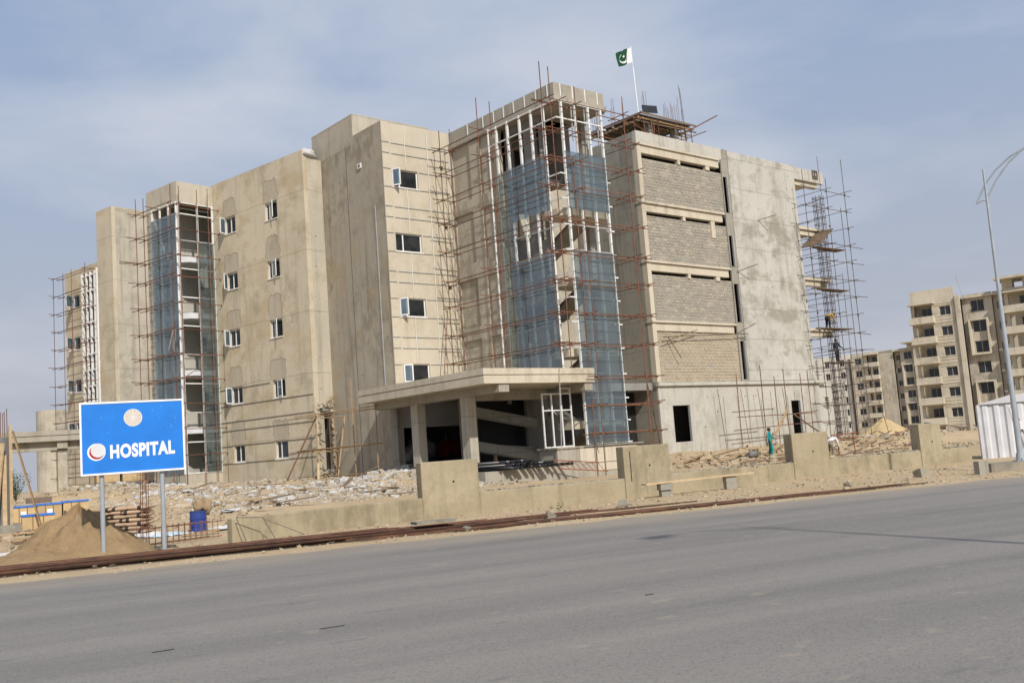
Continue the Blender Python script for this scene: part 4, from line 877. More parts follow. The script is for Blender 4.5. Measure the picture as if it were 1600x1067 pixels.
# ------------------------------------------------------------------ hospital sign
def make_sign():
    a = Vector((6.63, 22.55)); b = Vector((8.70, 21.94)); d = b - a; F_ = Fr((a.x, a.y), (d.x, d.y)); W_ = d.length; z0, z1 = 1.87, 3.45
    t = thing('hospital_sign', (7.6, 22.3, 0), 'blue rectangular sign reading HOSPITAL on two grey posts', 'sign')
    tilt = 0.0
    mb = MB(); mb.box(F_, .035, W_ - .035, 0, .04, z0 + .035, z1 - .035); part('panel', mb, 'sign_blue', t)
    mb = MB(); frame_rect(mb, F_, 0, W_, z0, z1, -.012, .05, .04); part('frame', mb, 'sign_white', t)
    for u in (.42, 1.66): p0 = F_(u, .10, g(*F_(u, .1, 0)[:2]) - .3); mb = MB(); mb.bar(p0, F_(u, .10, 3.3), .05, 12); part('post', mb, 'galvanized', t, smooth=False)
    def disc(cu, cz, r, w, mt, name, n=40, inner=None):
        mb = MB()
        if inner is None: mb.quad(*[F_(cu + r * math.cos(2 * math.pi * k / n), w, cz + r * math.sin(2 * math.pi * k / n)) for k in range(n)])
        part(name, mb, mt, t)
    disc(1.085, 3.08, .185, -.003, 'sign_cream', 'round_emblem')
    for k in range(6):
        mb = MB(); th = math.pi * k / 6; mb.box(Fr((0, 0), (1, 0)), 0, 0, 0, 0, 0, 0) if False else None
        c, s_ = math.cos(th), math.sin(th); q = [(-.17, -.004), (.17, -.004), (.17, .004), (-.17, .004)]
        mb.quad(*[F_(1.085 + x * c - y * s_, -.005, 3.08 + x * s_ + y * c) for x, y in q]); part('emblem_line', mb, 'sign_white', t)
    mb = MB(); n = 36
    for k in range(n):
        a0, a1 = 2 * math.pi * k / n, 2 * math.pi * (k + 1) / n
        mb.quad(*[F_(1.085 + r * math.cos(q), -.005, 3.08 + r * math.sin(q)) for r, q in ((.178, a0), (.19, a0), (.19, a1), (.178, a1))])
    part('emblem_ring', mb, 'sign_white', t)
    disc(.325, 2.37, .185, -.003, 'sign_white', 'crescent_emblem'); disc(.335, 2.37, .155, -.005, 'sign_red', 'crescent_red'); disc(.36, 2.405, .15, -.007, 'white_panel', 'crescent_centre')
    cu = bpy.data.curves.new('lettering', 'FONT'); cu.body = 'HOSPITAL'; cu.size = .36; cu.offset = .017; cu.extrude = .002; cu.align_x = 'LEFT'; cu.space_character = 1.1
    ob = bpy.data.objects.new('lettering_tmp', cu); col.objects.link(ob); bpy.context.view_layer.update()
    me = bpy.data.meshes.new_from_object(ob.evaluated_get(bpy.context.evaluated_depsgraph_get())); bpy.data.objects.remove(ob)
    xs = [v.co.x for v in me.vertices]; ys = [v.co.y for v in me.vertices]; x0, x1, y0, y1 = min(xs), max(xs), min(ys), max(ys)
    for v in me.vertices:
        u = .60 + (v.co.x - x0) / (x1 - x0) * 1.34; z = 2.205 + (v.co.y - y0) / (y1 - y0) * .305
        p = F_(u, -.005 - v.co.z * .5, z + .022 * (u - .6)); v.co = Vector(p) - t.location
    me.materials.clear(); me.materials.append(M['sign_white']); o = bpy.data.objects.new('lettering', me); col.objects.link(o); o.parent = t
    rr = random.Random(3)
    for k in range(22):
        u, z = rr.uniform(.1, 2.05), rr.uniform(2.0, 3.4); r_ = rr.uniform(.003, .008)
        if rr.random() < .6: u = rr.uniform(1.4, 2.08); z = rr.uniform(2.6, 3.35)
        mb = MB(); n = 5; mb.quad(*[F_(u + r_ * rr.uniform(.6, 2.6) * math.cos(6.28 * q / n), -.004, z + r_ * rr.uniform(.5, 1) * math.sin(6.28 * q / n)) for q in range(n)]); part('scuff', mb, 'plastic_sheet', t)
make_sign()
# ------------------------------------------------------------------ sand heaps and rubble
def heap(name, c, rx, ry, h, m, label, rz=0, n=48, amp=.1, cat='sand heap', p=1.25):
    mb = MB(); N_ = 22
    for j in range(N_ + 1):
        rr_ = j / N_
        for i in range(n):
            th = 2 * math.pi * i / n; k = 1 + .14 * noise.noise((math.cos(th) * 1.3 + c[0], math.sin(th) * 1.3, c[1]))
            x, y = rr_ * rx * k * math.cos(th), rr_ * ry * k * math.sin(th); X = c[0] + x * math.cos(rz) - y * math.sin(rz); Y = c[1] + x * math.sin(rz) + y * math.cos(rz)
            top = (1 - rr_) * (1 + .16 * noise.noise((math.cos(th) * 2.3, math.sin(th) * 2.3, c[0] + rr_ * 1.5))) - .10 * math.exp(-rr_ * 9)
            z = h * max(0, top) + amp * h * (noise.noise((X * 2.1, Y * 2.1, 1)) * .5 + noise.noise((X * 6, Y * 6, 2)) * .35 + .25 * noise.noise((X * 13, Y * 13, 2))) * (1 - rr_ ** 3)
            mb.v.append((X, Y, g(X, Y, False) + z - (.08 if j == N_ else -.02)))
    for j in range(N_):
        for i in range(n): mb.f.append((j * n + i, j * n + (i + 1) % n, (j + 1) * n + (i + 1) % n, (j + 1) * n + i)); mb.m.append(0)
    return solid(name, mb, m, label, cat, smooth=True)
heap('sand_heap', (7.12, 24.4), 1.62, 2.1, 1.14, 'sand_brown', 'brown sand heap behind the left post of the blue sign', R(12), amp=.32, n=120)
heap('sand_heap', (5.9, 23.3), 1.7, 1.3, .36, 'sand_brown', 'low spill of brown sand left of the sign beside the road', R(-20), amp=.3, n=80)
heap('sand_heap', (78.2, 44.9), 2.7, 2.2, 1.6, 'sand_yellow', 'yellow sand heap beyond the wall in front of the apartment blocks', 0)
def scatter(name, n, fn, r0, r1, m, label=None, cat=None, flat=.75, pw=3.2):
    mb = MB()
    for i in range(n):
        x, y = fn(); r_ = r0 + (r1 - r0) * random.random() ** pw; mb.rock((x, y, g(x, y) + r_ * .15), r_, flat=flat)
    return solid(name, mb, m, label, cat, kind='stuff', loc=(0, 0, 0))
def gauss(cx, cy, sx, sy): return lambda: (random.gauss(cx, sx), random.gauss(cy, sy))
def in_L():   # rubble along the foot of the left wing
    while True:
        u, w = random.uniform(-6, 11), -abs(random.gauss(0, 4.2)) - .2
        x, y, _ = FL((27.65, 63.5))(u, w, 0)
        if toST(x, y)[1] > 12: return x, y
scatter('rubble', 5200, in_L, .03, .2, 'rock', 'broken concrete rubble along the foot of the left wing', 'rubble')
scatter('rubble', 4600, lambda: (random.uniform(16, 30), random.uniform(35, 50)), .03, .19, 'rock', 'broken concrete and plaster rubble before the torn wall', 'rubble')
scatter('debris', 2600, lambda: (lambda c: (random.gauss(c[0], 2.2), random.gauss(c[1], 1.6)))(random.choice(((17.5, 44), (20.5, 46), (22.5, 43), (25, 45.5), (24, 41), (26.5, 41), (18.5, 50), (21, 38)))), .03, .17, 'sack_white', 'whitish plaster debris on the rubble before the left wing', 'rubble')
scatter('debris', 1500, lambda: (random.uniform(6, 16), random.uniform(31, 52)), .04, .2, 'rock_tan', 'loose tan debris on the yard behind the sign', 'rubble')
scatter('debris', 1600, lambda: (random.uniform(42, 64), random.uniform(28, 40)), .05, .24, 'rock_tan', 'loose debris on the yard before the pale ground floor wall', 'rubble')
scatter('debris', 900, lambda: (random.uniform(62, 82), random.uniform(34, 48)), .06, .3, 'rock', 'debris round the right end scaffold', 'rubble')
scatter('sand_clods', 500, lambda: (random.gauss(6.9, 1.3), random.gauss(23.6, 1.2)), .012, .05, 'sand_brown', 'small clods of brown sand round the heap at the sign', 'clods')
rl = random.Random(77)
for i in range(24):
    x, y = rl.uniform(15, 29), rl.uniform(34, 47); a = rl.uniform(-1.2, 1.2); L_ = rl.uniform(.7, 2.6)
    o = board((x, y, g(x, y, False) + .12), (x + L_ * math.cos(a), y + L_ * math.sin(a), g(x + L_ * math.cos(a), y + L_ * math.sin(a), False) + .12 + rl.uniform(0, .35)), rl.uniform(.06, .2), .04, rl.choice(('wood', 'wood_pale', 'wood_dark')), None, 'timber_board')
    setp(o, 'broken timber board lying in the rubble before the left wing', 'board', 'boards in the rubble')
scatter('gravel', 2600, lambda: ST(random.uniform(-6, 30), .3 + 6.2 * random.random() ** .8), .012, .075, 'rock_tan', 'small stones on the roadside verge', 'gravel')
scatter('gravel', 900, lambda: ST(random.uniform(-6, 30), random.gauss(.45, .3)), .010, .04, 'rock', 'pale grit along the road edge', 'gravel')
scatter('gravel', 420, lambda: ST(random.uniform(-14, 24), random.uniform(-18, .1)), .006, .016, 'rock_tan', 'scattered grit on the asphalt', 'gravel')
# individual stones, a block and scraps on the verge
for i, (s, t_, r_, lab) in enumerate(((25.3, 3.2, .3, 'large broken concrete lump on the verge before the fourth pier'), (14.7, 3.2, .22, 'pale stone on the verge left of the plank bench'), (11.9, 1.8, .2, 'brown clod near the road right of the first pier'), (9.3, .7, .13, 'small white lump at the road edge'), (16.9, 1.0, .15, 'white stone at the road edge below the bench'), (21.7, 2.4, .2, 'flat grey stone on the verge before the third pier'))):
    mb = MB(); random.seed(40 + i); x, y = ST(s, t_); mb.rock((x, y, g(x, y) + r_ * .3), r_); solid('stone', mb, 'stone', lab, 'stone')
x, y = ST(26.1, 1.7); mb = MB(); f = Fr((x, y), (WU.x, WU.y)); z = g(x, y, False) - .02; mb.box(f, 0, .4, 0, .2, z, z + .42); solid('concrete_block', mb, 'concrete_cool', 'single grey concrete block standing at the road edge before the fourth pier', 'block')
x, y = ST(8.35, 1.35); mb = MB(); f = Fr((x, y), (RD.x, RD.y)); z = g(x, y, False) + .19; mb.box(f, 0, .95, 0, .5, z, z + .06); solid('concrete_slab', mb, 'stone', 'thin grey slab lying on the end of the rebar pile', 'slab')
for i, (s, t_, a, l) in enumerate(((3.72, -10.06, .1, .38), (2.07, -10.1, .15, .3), (7.2, -10.8, .2, .16))):
    x, y = ST(s, t_); mb = MB(); f = Fr((x, y), (math.cos(a - .3), math.sin(a - .3))); mb.box(f, 0, l * .7, 0, .018, .001, .008); solid('litter_scrap', mb, 'asphalt_litter', 'dark splinter lying on the asphalt road', 'litter', 'dark splinters on the road')
# ------------------------------------------------------------------ street lamps
def lamp(loc, ang, label, stone=True):
    t = thing('street_lamp', loc, label, 'street lamp', rz=0); x, y, z = loc; d = Vector((math.cos(ang), math.sin(ang), 0)); B_ = Vector(loc)
    mb = MB()
    for a, b, r0, r1 in ((0, .25, .14, .12), (.25, 4, .092, .068), (4, 9.35, .068, .034)): mb.bar(B_ + Vector((0, 0, a)), B_ + Vector((0, 0, b)), r0, 14, r2=r1)
    part('pole', mb, 'galvanized', t, smooth=False)
    mb = MB(); mb.bar(B_ + Vector((0, 0, 0)), B_ + Vector((0, 0, .03)), .24, 8)
    for k in range(4): q = B_ + Vector((.17 * math.cos(k * 1.57 + .7), .17 * math.sin(k * 1.57 + .7), 0)); mb.bar(q, q + Vector((0, 0, .09)), .02, 6)
    part('base_plate', mb, 'galvanized', t)
    arc = lambda P: [B_ + d * a + Vector((0, 0, b)) for a, b in P]
    mb = MB(); mb.tube(arc(((-.32, 8.25), (0, 8.85), (.35, 9.25), (.8, 9.6), (1.3, 9.83), (1.8, 9.98))), .028, 7); part('arm', mb, 'galvanized', t)
    mb = MB(); mb.tube(arc(((.05, 8.45), (.35, 8.95), (.75, 9.42), (1.1, 9.7), (1.3, 9.83))), .028, 7); part('arm', mb, 'galvanized', t)
    mb = MB(); mb.tube(arc(((-.32, 8.25), (-.15, 8.33), (0, 8.3))), .02, 6); part('brace', mb, 'galvanized', t)
    n_ = Vector((-d.y, d.x, 0)); mb = MB(); P = [(1.75, .06, 9.93, 10.03), (2.05, .14, 9.93, 10.14), (2.5, .13, 10.02, 10.2), (2.6, .05, 10.08, 10.16)]
    for (a0, w0, l0, h0), (a1, w1, l1, h1) in zip(P, P[1:]):
        A0 = [B_ + d * a0 + n_ * s_ * w0 + Vector((0, 0, z_)) for s_, z_ in ((-1, l0), (1, l0), (1, h0), (-1, h0))]; A1 = [B_ + d * a1 + n_ * s_ * w1 + Vector((0, 0, z_)) for s_, z_ in ((-1, l1), (1, l1), (1, h1), (-1, h1))]
        for k in range(4): mb.quad(A0[k], A0[(k + 1) % 4], A1[(k + 1) % 4], A1[k])
    part('lamp_head', mb, 'lamp_head', t)
lamp((32.1, 14.0, .32), math.atan2(-.92, .4), 'tall grey street lamp pole before the white corrugated container')
lamp((12.45, 1.75, .0), math.atan2(-.2, -.97), 'street lamp whose long thin shadow falls across the road')
# stone kerb under the lamp
mb = MB(); f = Fr((31.3, 14.75), (.8, -.6)); mb.box(f, 0, 6, -.35, .45, -.3, .315); st = solid('lamp_plinth', mb, 'stone', 'rough stone plinth under the street lamp at the right edge', 'plinth')
mb = MB(); f = Fr((37.7, 18.1), (.8, -.6)); mb.box(f, 0, 7, -.3, .5, -.3, .12); solid('container_footing', mb, 'stone', 'stone footing strip under the white container', 'footing')
# white corrugated container
def container():
    c = (39.9, 18.85); F_ = Fr(c, (.45, -.893)); t = thing('white_container', (41.5, 18.5, 0), 'white corrugated metal container behind the lamp post at the right edge', 'container')
    z0, z1, Lc, Wc = -.02, 2.28, 6.0, 2.4
    mb = MB(); mb.box(F_, .0, Lc, .06, Wc, z0, z1); part('body', mb, 'white_panel', t)
    u = .12; i = 0
    while u < Lc - .3:
        mb = MB(); a, b, c_, d_ = u, u + .07, u + .2, u + .27
        for k0, k1, w0, w1 in ((a, b, .055, .0), (b, c_, .0, .0), (c_, d_, .0, .055)): mb.quad(F_(k0, w0, z0 + .1), F_(k1, w1, z0 + .1), F_(k1, w1, z1 - .06), F_(k0, w0, z1 - .06))
        mb.quad(F_(a, .055, z1 - .06), F_(b, 0, z1 - .06), F_(c_, 0, z1 - .06), F_(d_, .055, z1 - .06)); part('rib', mb, 'white_panel', t); u += .42
    mb = MB(); mb.box(F_, -.01, .10, -.02, .1, z0, z1); mb.box(F_, .1, Lc, -.015, .07, z0, z0 + .09); part('corner_post', mb, 'white_panel', t)
    mb = MB(); i = len(mb.v)
    mb.quad(F_(-.02, -.03, z1), F_(Lc, -.03, z1), F_(Lc, -.03, z1 + .5), F_(1.2, -.03, z1 + .30)); mb.quad(F_(-.02, -.03, z1), F_(1.2, -.03, z1 + .30), F_(1.2, Wc, z1 + .30), F_(-.02, Wc, z1)); mb.quad(F_(1.2, -.03, z1 + .30), F_(Lc, -.03, z1 + .5), F_(Lc, Wc, z1 + .5), F_(1.2, Wc, z1 + .30))
    part('roof', mb, 'white_panel', t)
    mb = MB(); mb.box(F_, 1.45, 1.58, -.12, -.02, 1.2, 1.55); part('socket', mb, 'sign_white', t)
    mb = MB(); mb.tube([F_(1.5, -.1, 1.2), F_(1.62, -.14, .9), F_(1.75, -.2, .6), F_(1.6, -.3, .3), F_(1.2, -.4, .1), F_(.6, -.9, .09), F_(-.6, -1.6, .09), F_(-1.7, -1.9, .1), F_(-2.6, -1.4, .1)], .022, 6); part('cable', mb, 'cable_black', t)
    mb = MB(); mb.tube([F_(1.2, -.05, 2.1), F_(1.35, -.1, 1.8), F_(1.5, -.1, 1.5)], .016, 5); part('cable', mb, 'sign_red', t)
    mb = MB(); mb.bar(F_(2.9, .6, z1 + .38), F_(2.9, .6, z1 + .62), .5, 16, r2=.4); solid('water_tank', mb, 'tank_blue', 'blue tank lid on the white container roof', 'tank')
container()

# ------------------------------------------------------------------ things in the yard, left
rb = random.Random(9)
# cement bags
def bag_mesh():
    mb = MB(); n = 10; sx, sy, sz = .325, .22, .066
    for k in range(7):
        x = -1 + 2 * k / 6; e = (1 - abs(x) ** 5) ** .5 if abs(x) < 1 else 0; e = max(e, .18)
        for i in range(n):
            th = 2 * math.pi * i / n; c, s_ = math.cos(th), math.sin(th); q = 1 / max(abs(c), abs(s_)) ** .6
            mb.v.append((x * sx, sy * c * q * (.93 + .07 * e), sz + sz * s_ * q * e))
    for k in range(6):
        for i in range(n): mb.f.append((k * n + i, (k + 1) * n + i, (k + 1) * n + (i + 1) % n, k * n + (i + 1) % n)); mb.m.append(1 if k == 4 else 0)
    mb.f.append(tuple(range(n))); mb.m.append(0); mb.f.append(tuple(6 * n + i for i in reversed(range(n)))); mb.m.append(0)
    return mb.mesh('cement_bag', ['paper_bag', 'bag_print'], smooth=True)
bm_ = bag_mesh()
BFr = Fr((9.55, 32.75), (1.6, -1.62)); zb = g(10.3, 31.8, False) - .02
for lay in range(8):
    for c in range(4):
        for dp in range(2):
            if lay == 7 and (c == 0): continue
            if lay > 5 and c == 0 and dp == 0: continue
            u = .3 + c * .50 + rb.uniform(-.04, .04) + (.06 if lay % 2 else 0); p = BFr(u, dp * .42 + rb.uniform(-.03, .03), zb + lay * .121)
            o = put('cement_bag', bm_, None); o.location = p; o.rotation_euler = (rb.uniform(-.04, .04), rb.uniform(-.03, .03), math.atan2(BFr.u.y, BFr.u.x) + (math.pi if (lay + c) % 2 else 0) + rb.uniform(-.08, .08))
            setp(o, 'brown paper cement bag in the neat stack behind the blue sign posts', 'cement bag', 'stacked brown cement bags')
# drum with a sack on it
dx, dy = 12.45, 30.55; dz = g(dx, dy, False) - .06
t = thing('steel_drum', (dx, dy, dz), 'blue steel drum standing behind the left end of the low wall', 'drum')
mb = MB(); B_ = Vector((dx, dy, dz))
for a, b, r0 in ((0, .03, .262), (.03, .25, .25), (.25, .28, .265), (.28, .47, .25), (.47, .5, .265), (.5, .69, .25), (.69, .72, .262)): mb.bar(B_ + Vector((0, 0, a)), B_ + Vector((0, 0, b)), r0, 20)
part('body', mb, 'drum_blue', t)
mb = MB(); mb.bar(B_ + Vector((0, 0, .721)), B_ + Vector((0, 0, .728)), .23, 20); part('lid', mb, 'steel_dark', t)
def blob(name, c, rx, ry, rz_, m, label, cat, seed=0, amp=.25, rot=0, nn=14, mm=9):
    mb = MB()
    for j in range(mm + 1):
        ph = math.pi * j / mm
        for i in range(nn):
            th = 2 * math.pi * i / nn; d = Vector((math.sin(ph) * math.cos(th), math.sin(ph) * math.sin(th), math.cos(ph))); k = 1 + amp * noise.noise(d * 1.7 + Vector((seed, 0, 0))) + amp * .6 * noise.noise(d * 4 + Vector((0, seed, 0)))
            x, y = d.x * rx * k, d.y * ry * k; mb.v.append((c[0] + x * math.cos(rot) - y * math.sin(rot), c[1] + x * math.sin(rot) + y * math.cos(rot), c[2] + rz_ + d.z * rz_ * k))
    for j in range(mm):
        for i in range(nn): mb.f.append((j * nn + i, (j + 1) * nn + i, (j + 1) * nn + (i + 1) % nn, j * nn + (i + 1) % nn)); mb.m.append(0)
    return solid(name, mb, m, label, cat, smooth=True)
blob('crumpled_sack', (dx + .02, dy, dz + .70), .2, .17, .2, 'sack_tan', 'crumpled brown sack slumped on top of the blue drum', 'sack', 3, .5)
blob('crumpled_sack', (dx + .26, dy - .12, dz + .62), .13, .13, .22, 'sack_tan', 'small brown sack hanging over the drum edge', 'sack', 5, .5)
def sheet(name, c, sx, sy, h, m, label, seed, rot=0, cat='plastic sheet'):
    mb = MB(); n = 12
    for i in range(n + 1):
        for j in range(n + 1):
            u, v_ = i / n - .5, j / n - .5; x, y = u * sx, v_ * sy; X = c[0] + x * math.cos(rot) - y * math.sin(rot); Y = c[1] + x * math.sin(rot) + y * math.cos(rot)
            z = h * max(0, 1 - 2.2 * (u * u + v_ * v_) * 2) * (.6 + .8 * noise.noise((u * 5 + seed, v_ * 5, 0))) + .05 * noise.noise((u * 14, v_ * 14, seed))
            mb.v.append((X, Y, g(X, Y, False) + .05 + max(z, -.03)))
    for i in range(n):
        for j in range(n): a = i * (n + 1) + j; mb.f.append((a, a + n + 1, a + n + 2, a + 1)); mb.m.append(0)
    return solid(name, mb, m, label, cat, smooth=False)
sheet('plastic_sheet', (11.3, 30.0), 1.3, .8, .1, 'plastic_sheet', 'pale blue plastic sheet crumpled left of the blue drum', 2, .3)
sheet('plastic_sheet', (13.6, 30.6), 1.5, 1.0, .12, 'sack_white', 'white plastic sheet crumpled right of the blue drum', 5, .1)
sheet('plastic_sheet', (11.2, 30.6), 2.0, .8, .12, 'sack_white', 'whitish tarpaulin at the foot of the cement bag stack', 7, -.7)
sheet('plastic_sheet', (5.9, 25.8), 1.6, 1.4, .3, 'sack_white', 'white plastic heap at the left edge beside the sand heap', 8, .4)
sheet('plastic_sheet', (16.2, 36.0), 2.2, 1.2, .12, 'sack_white', 'grey white sheet lying on the rubble beyond the low wall', 11, .4)
# flat rebar grid propped beside the drum
t = thing('rebar_grid', (10.4, 26.2, 0), 'rusty rectangular rebar cage lying before the blue drum', 'rebar cage')
ga, gb = Vector((9.1, 25.6, 0)), Vector((11.5, 26.6, 0)); dd = (gb - ga)
for w in (0, .45):
    off = Vector((-dd.y, dd.x, 0)).normalized() * w
    for z in (.12, .52): p, q = ga + off, gb + off; pole('long_bar', (p.x, p.y, g(p.x, p.y, False) + z - .06), (q.x, q.y, g(q.x, q.y, False) + z - .06), .012, 'rust', t, 5)
    for k in range(13):
        p = ga + off + dd * (k + .3) / 13; zz = g(p.x, p.y, False); pole('stirrup', (p.x, p.y, zz + .02), (p.x + jit(.02), p.y, zz + .52), .009, 'rust', t, 4)
t = thing('bent_bar', (12.2, 24.5, 0), 'bent dark steel bar leaning before the left end of the low wall', 'steel bar')
mb = MB(); z = g(11.2, 23.2, False); mb.tube([(10.6, 23.1, z), (10.4, 23.2, z + .6), (11.0, 23.0, z + .55), (11.25, 22.9, z + .02)], .012, 5); mb.tube([(11.05, 23.0, z + .5), (11.9, 22.6, z + .05)], .010, 5); part('bar', mb, 'steel_dark', t)
t = thing('standing_cage', (9.75, 27.6, 0), 'slender upright rebar cage behind the right post of the blue sign', 'rebar cage')
for i in range(4): x, y = 9.9 + (i % 2) * .16, 28.2 + (i // 2) * .16; pole('vertical_bar', (x, y, -.1), (x + .04, y, 2.15), .011, 'rust', t, 4)
for k in range(13):
    mb = MB(); z = .1 + k * .16; mb.tube([(9.89, 28.19, z), (10.08, 28.19, z), (10.08, 28.37, z), (9.89, 28.37, z), (9.89, 28.19, z)], .008, 4); part('tie', mb, 'rust', t)
# cardboard crates under blue sheeting
def crate(x, y, w, d, h, ang, label, tape=True, tag=False, zoff=0):
    z = g(x, y, False) - .03 + zoff; f = Fr((x, y), (math.cos(ang), math.sin(ang))); t = thing('cardboard_crate', (x, y, z), label, 'crate')
    mb = MB(); mb.box(f, 0, w, 0, d, z, z + h); part('box', mb, 'cardboard', t)
    if tape: mb = MB(); mb.box(f, -.03, w + .03, -.03, d + .03, z + h, z + h + .06); part('cover', mb, 'tape_blue', t)
    if tag: mb = MB(); mb.box(f, w * .4, w * .62, -.005, -.0001, z + h * .25, z + h * .75); part('paper_label', mb, 'sign_white', t)
    for k in (.33, .66): mb = MB(); mb.box(f, w * k - .015, w * k + .015, -.004, -.0002, z, z + h); part('strap', mb, 'wood_dark', t)
an = -.2
crate(8.75, 41.9, .9, .8, .62, an, 'leftmost cardboard crate of the far row under blue sheeting'); crate(9.7, 41.7, .85, .8, .62, an, 'second cardboard crate of the far row under blue sheeting', tag=True)
crate(10.6, 41.55, .85, .8, .64, an, 'cardboard crate with a white label in the far row under blue sheeting', tag=True); crate(11.5, 41.4, .9, .8, .66, an, 'rightmost cardboard crate of the far row under blue sheeting')
crate(8.95, 37.0, 1.0, .7, .5, an, 'blue covered cardboard crate low beside the timber formed column'); crate(10.3, 36.7, 1.55, 1.3, .58, an, 'large open cardboard crate with a white label behind the sand heap', tape=False, tag=True)
z = g(10.6, 41.9, False) + .68; mb = MB(); f = Fr((10.3, 41.9), (1, -.2)); mb.box(f, 0, .9, 0, .5, z, z + .22); solid('dark_box', mb, 'wood_dark', 'dark flat box on top of the blue sheeted crates', 'box')
for i, (x, y, dx_, dy_, w) in enumerate(((8.6, 36.2, 2.6, -.5, .2), (8.4, 35.8, 2.2, -.3, .15), (8.9, 35.2, 1.8, -.6, .3), (7.9, 34.0, 1.2, .1, .25), (7.8, 33.4, 1.0, -.2, .2), (11.3, 29.0, 1.0, -.4, .2), (12.5, 39.5, 1.4, .8, .12))):
    o = board((x, y, g(x, y, False) + .05), (x + dx_, y + dy_, g(x + dx_, y + dy_, False) + .08 + .05 * i % .1), w, .05, 'wood' if i % 2 else 'wood_dark', None, 'timber_board')
    setp(o, ('rough timber board lying before the cardboard crates', 'narrow timber board lying before the cardboard crates', 'broad dark board lying left of the sand heap', 'dark plank end behind the white plastic at the left edge', 'short plank behind the white plastic at the left edge', 'short board beside the cement bag stack', 'thin plank on the sand mound behind the crates')[i], 'board')
# cardboard pallets by the far wing
for i, (x, y, z_) in enumerate(((22.9, 74.2, 0), (24.6, 73.8, 0), (23.1, 74.2, .75))):
    zz = g(x, y, False) + .75 + z_; t = thing('pallet_of_tiles', (x, y, zz), ('left pallet of boxed tiles below the blue sign panel', 'right pallet of boxed tiles below the blue sign panel', 'upper pallet of boxed tiles below the blue sign panel')[i], 'pallet'); f = Fr((x, y), (.98, -.15))
    mb = MB(); mb.box(f, 0, 1.5, 0, 1.2, zz + .1, zz + .62); part('boxes', mb, 'cardboard', t); mb = MB(); mb.box(f, 0, 1.5, 0, 1.2, zz, zz + .09); part('pallet_base', mb, 'wood', t); mb = MB(); mb.box(f, -.02, 1.52, -.02, 1.22, zz + .621, zz + .68); part('cover', mb, 'tape_blue' if i != 2 else 'sack_white', t)
mb = MB(); f = Fr((22.3, 74.0), (.98, -.15)); zz = g(23, 74, False); mb.box(f, 0, 4.6, -.2, 2.4, zz - .2, zz + .75); solid('loading_step', mb, 'plinth_dark', 'dark concrete step under the pallets of boxed tiles', 'step')
# timber formed column at the left edge
t = thing('column_formwork', (8.45, 37.05, 0), 'concrete column in timber formwork with rebar on top at the left edge', 'formwork'); f = Fr((8.1, 37.15), (.98, -.2)); z0 = g(8.4, 37, False) - .1
mb = MB(); mb.box(f, .12, .5, .1, .45, z0, 3.5); part('column', mb, 'plinth_dark', t)
for u0, u1, w0, w1, zt in ((-.05, .12, .02, .5, 3.75), (.5, .6, -.05, .5, 3.9), (.28, .42, -.02, .09, 2.9)): mb = MB(); mb.box(f, u0, u1, w0, w1, z0, zt); part('form_board', mb, 'wood_pale', t)
board((9.5, 36.6, z0), (8.7, 37.0, 3.7), .14, .05, 'wood', t, 'brace'); board((8.0, 36.7, z0), (8.35, 36.95, 3.3), .2, .05, 'wood_pale', t, 'brace')
for k in range(5): p = f(.18 + .07 * k, .2 + .1 * (k % 2), 0); pole('starter_bar', (p[0], p[1], 3.4), (p[0] + jit(.03), p[1], 4.45 + jit(.12)), .014, 'rust', t, 5)
mb = MB(); mb.box(f, -.35, .85, -.2, .7, z0 - .2, z0 + .35); part('footing', mb, 'concrete_cool', t)
# shrub by the far canopy
def shrub(x, y, h, label, n=500, sp=.55):
    z = g(x, y, False); t = thing('shrub', (x, y, z), label, 'shrub'); mb = MB(); rr = random.Random(int(x * 10)); st_ = MB()
    tips = []
    for i in range(9):
        a = rr.uniform(0, 6.28); r_ = rr.uniform(.1, sp); q = Vector((x + math.cos(a) * r_, y + math.sin(a) * r_, z + h * rr.uniform(.6, 1))); st_.bar((x, y, z - .05), q, .015, 4, r2=.005); tips.append(q)
    for i in range(n):
        q = rr.choice(tips); k = rr.uniform(.25, 1.05); c = Vector((x, y, z)).lerp(q, k) + Vector((rr.gauss(0, .12), rr.gauss(0, .12), rr.gauss(0, .1))); d = Vector((rr.uniform(-1, 1), rr.uniform(-1, 1), rr.uniform(-.3, 1))).normalized(); s_ = d.orthogonal().normalized() * .025; L_ = rr.uniform(.08, .16)
        mb.quad(c, c + d * L_ * .5 + s_, c + d * L_, c + d * L_ * .5 - s_)
    part('foliage', mb, 'leaf', t); part('stems', st_, 'wood_dark', t)
shrub(12.6, 53, 1.5, 'small dark green shrub behind the timber formed column', 700, .9)
x, y = ST(12.6, 2.6); shrub(x, y, .1, 'tiny weed on the verge right of the first pier', 26, .1)
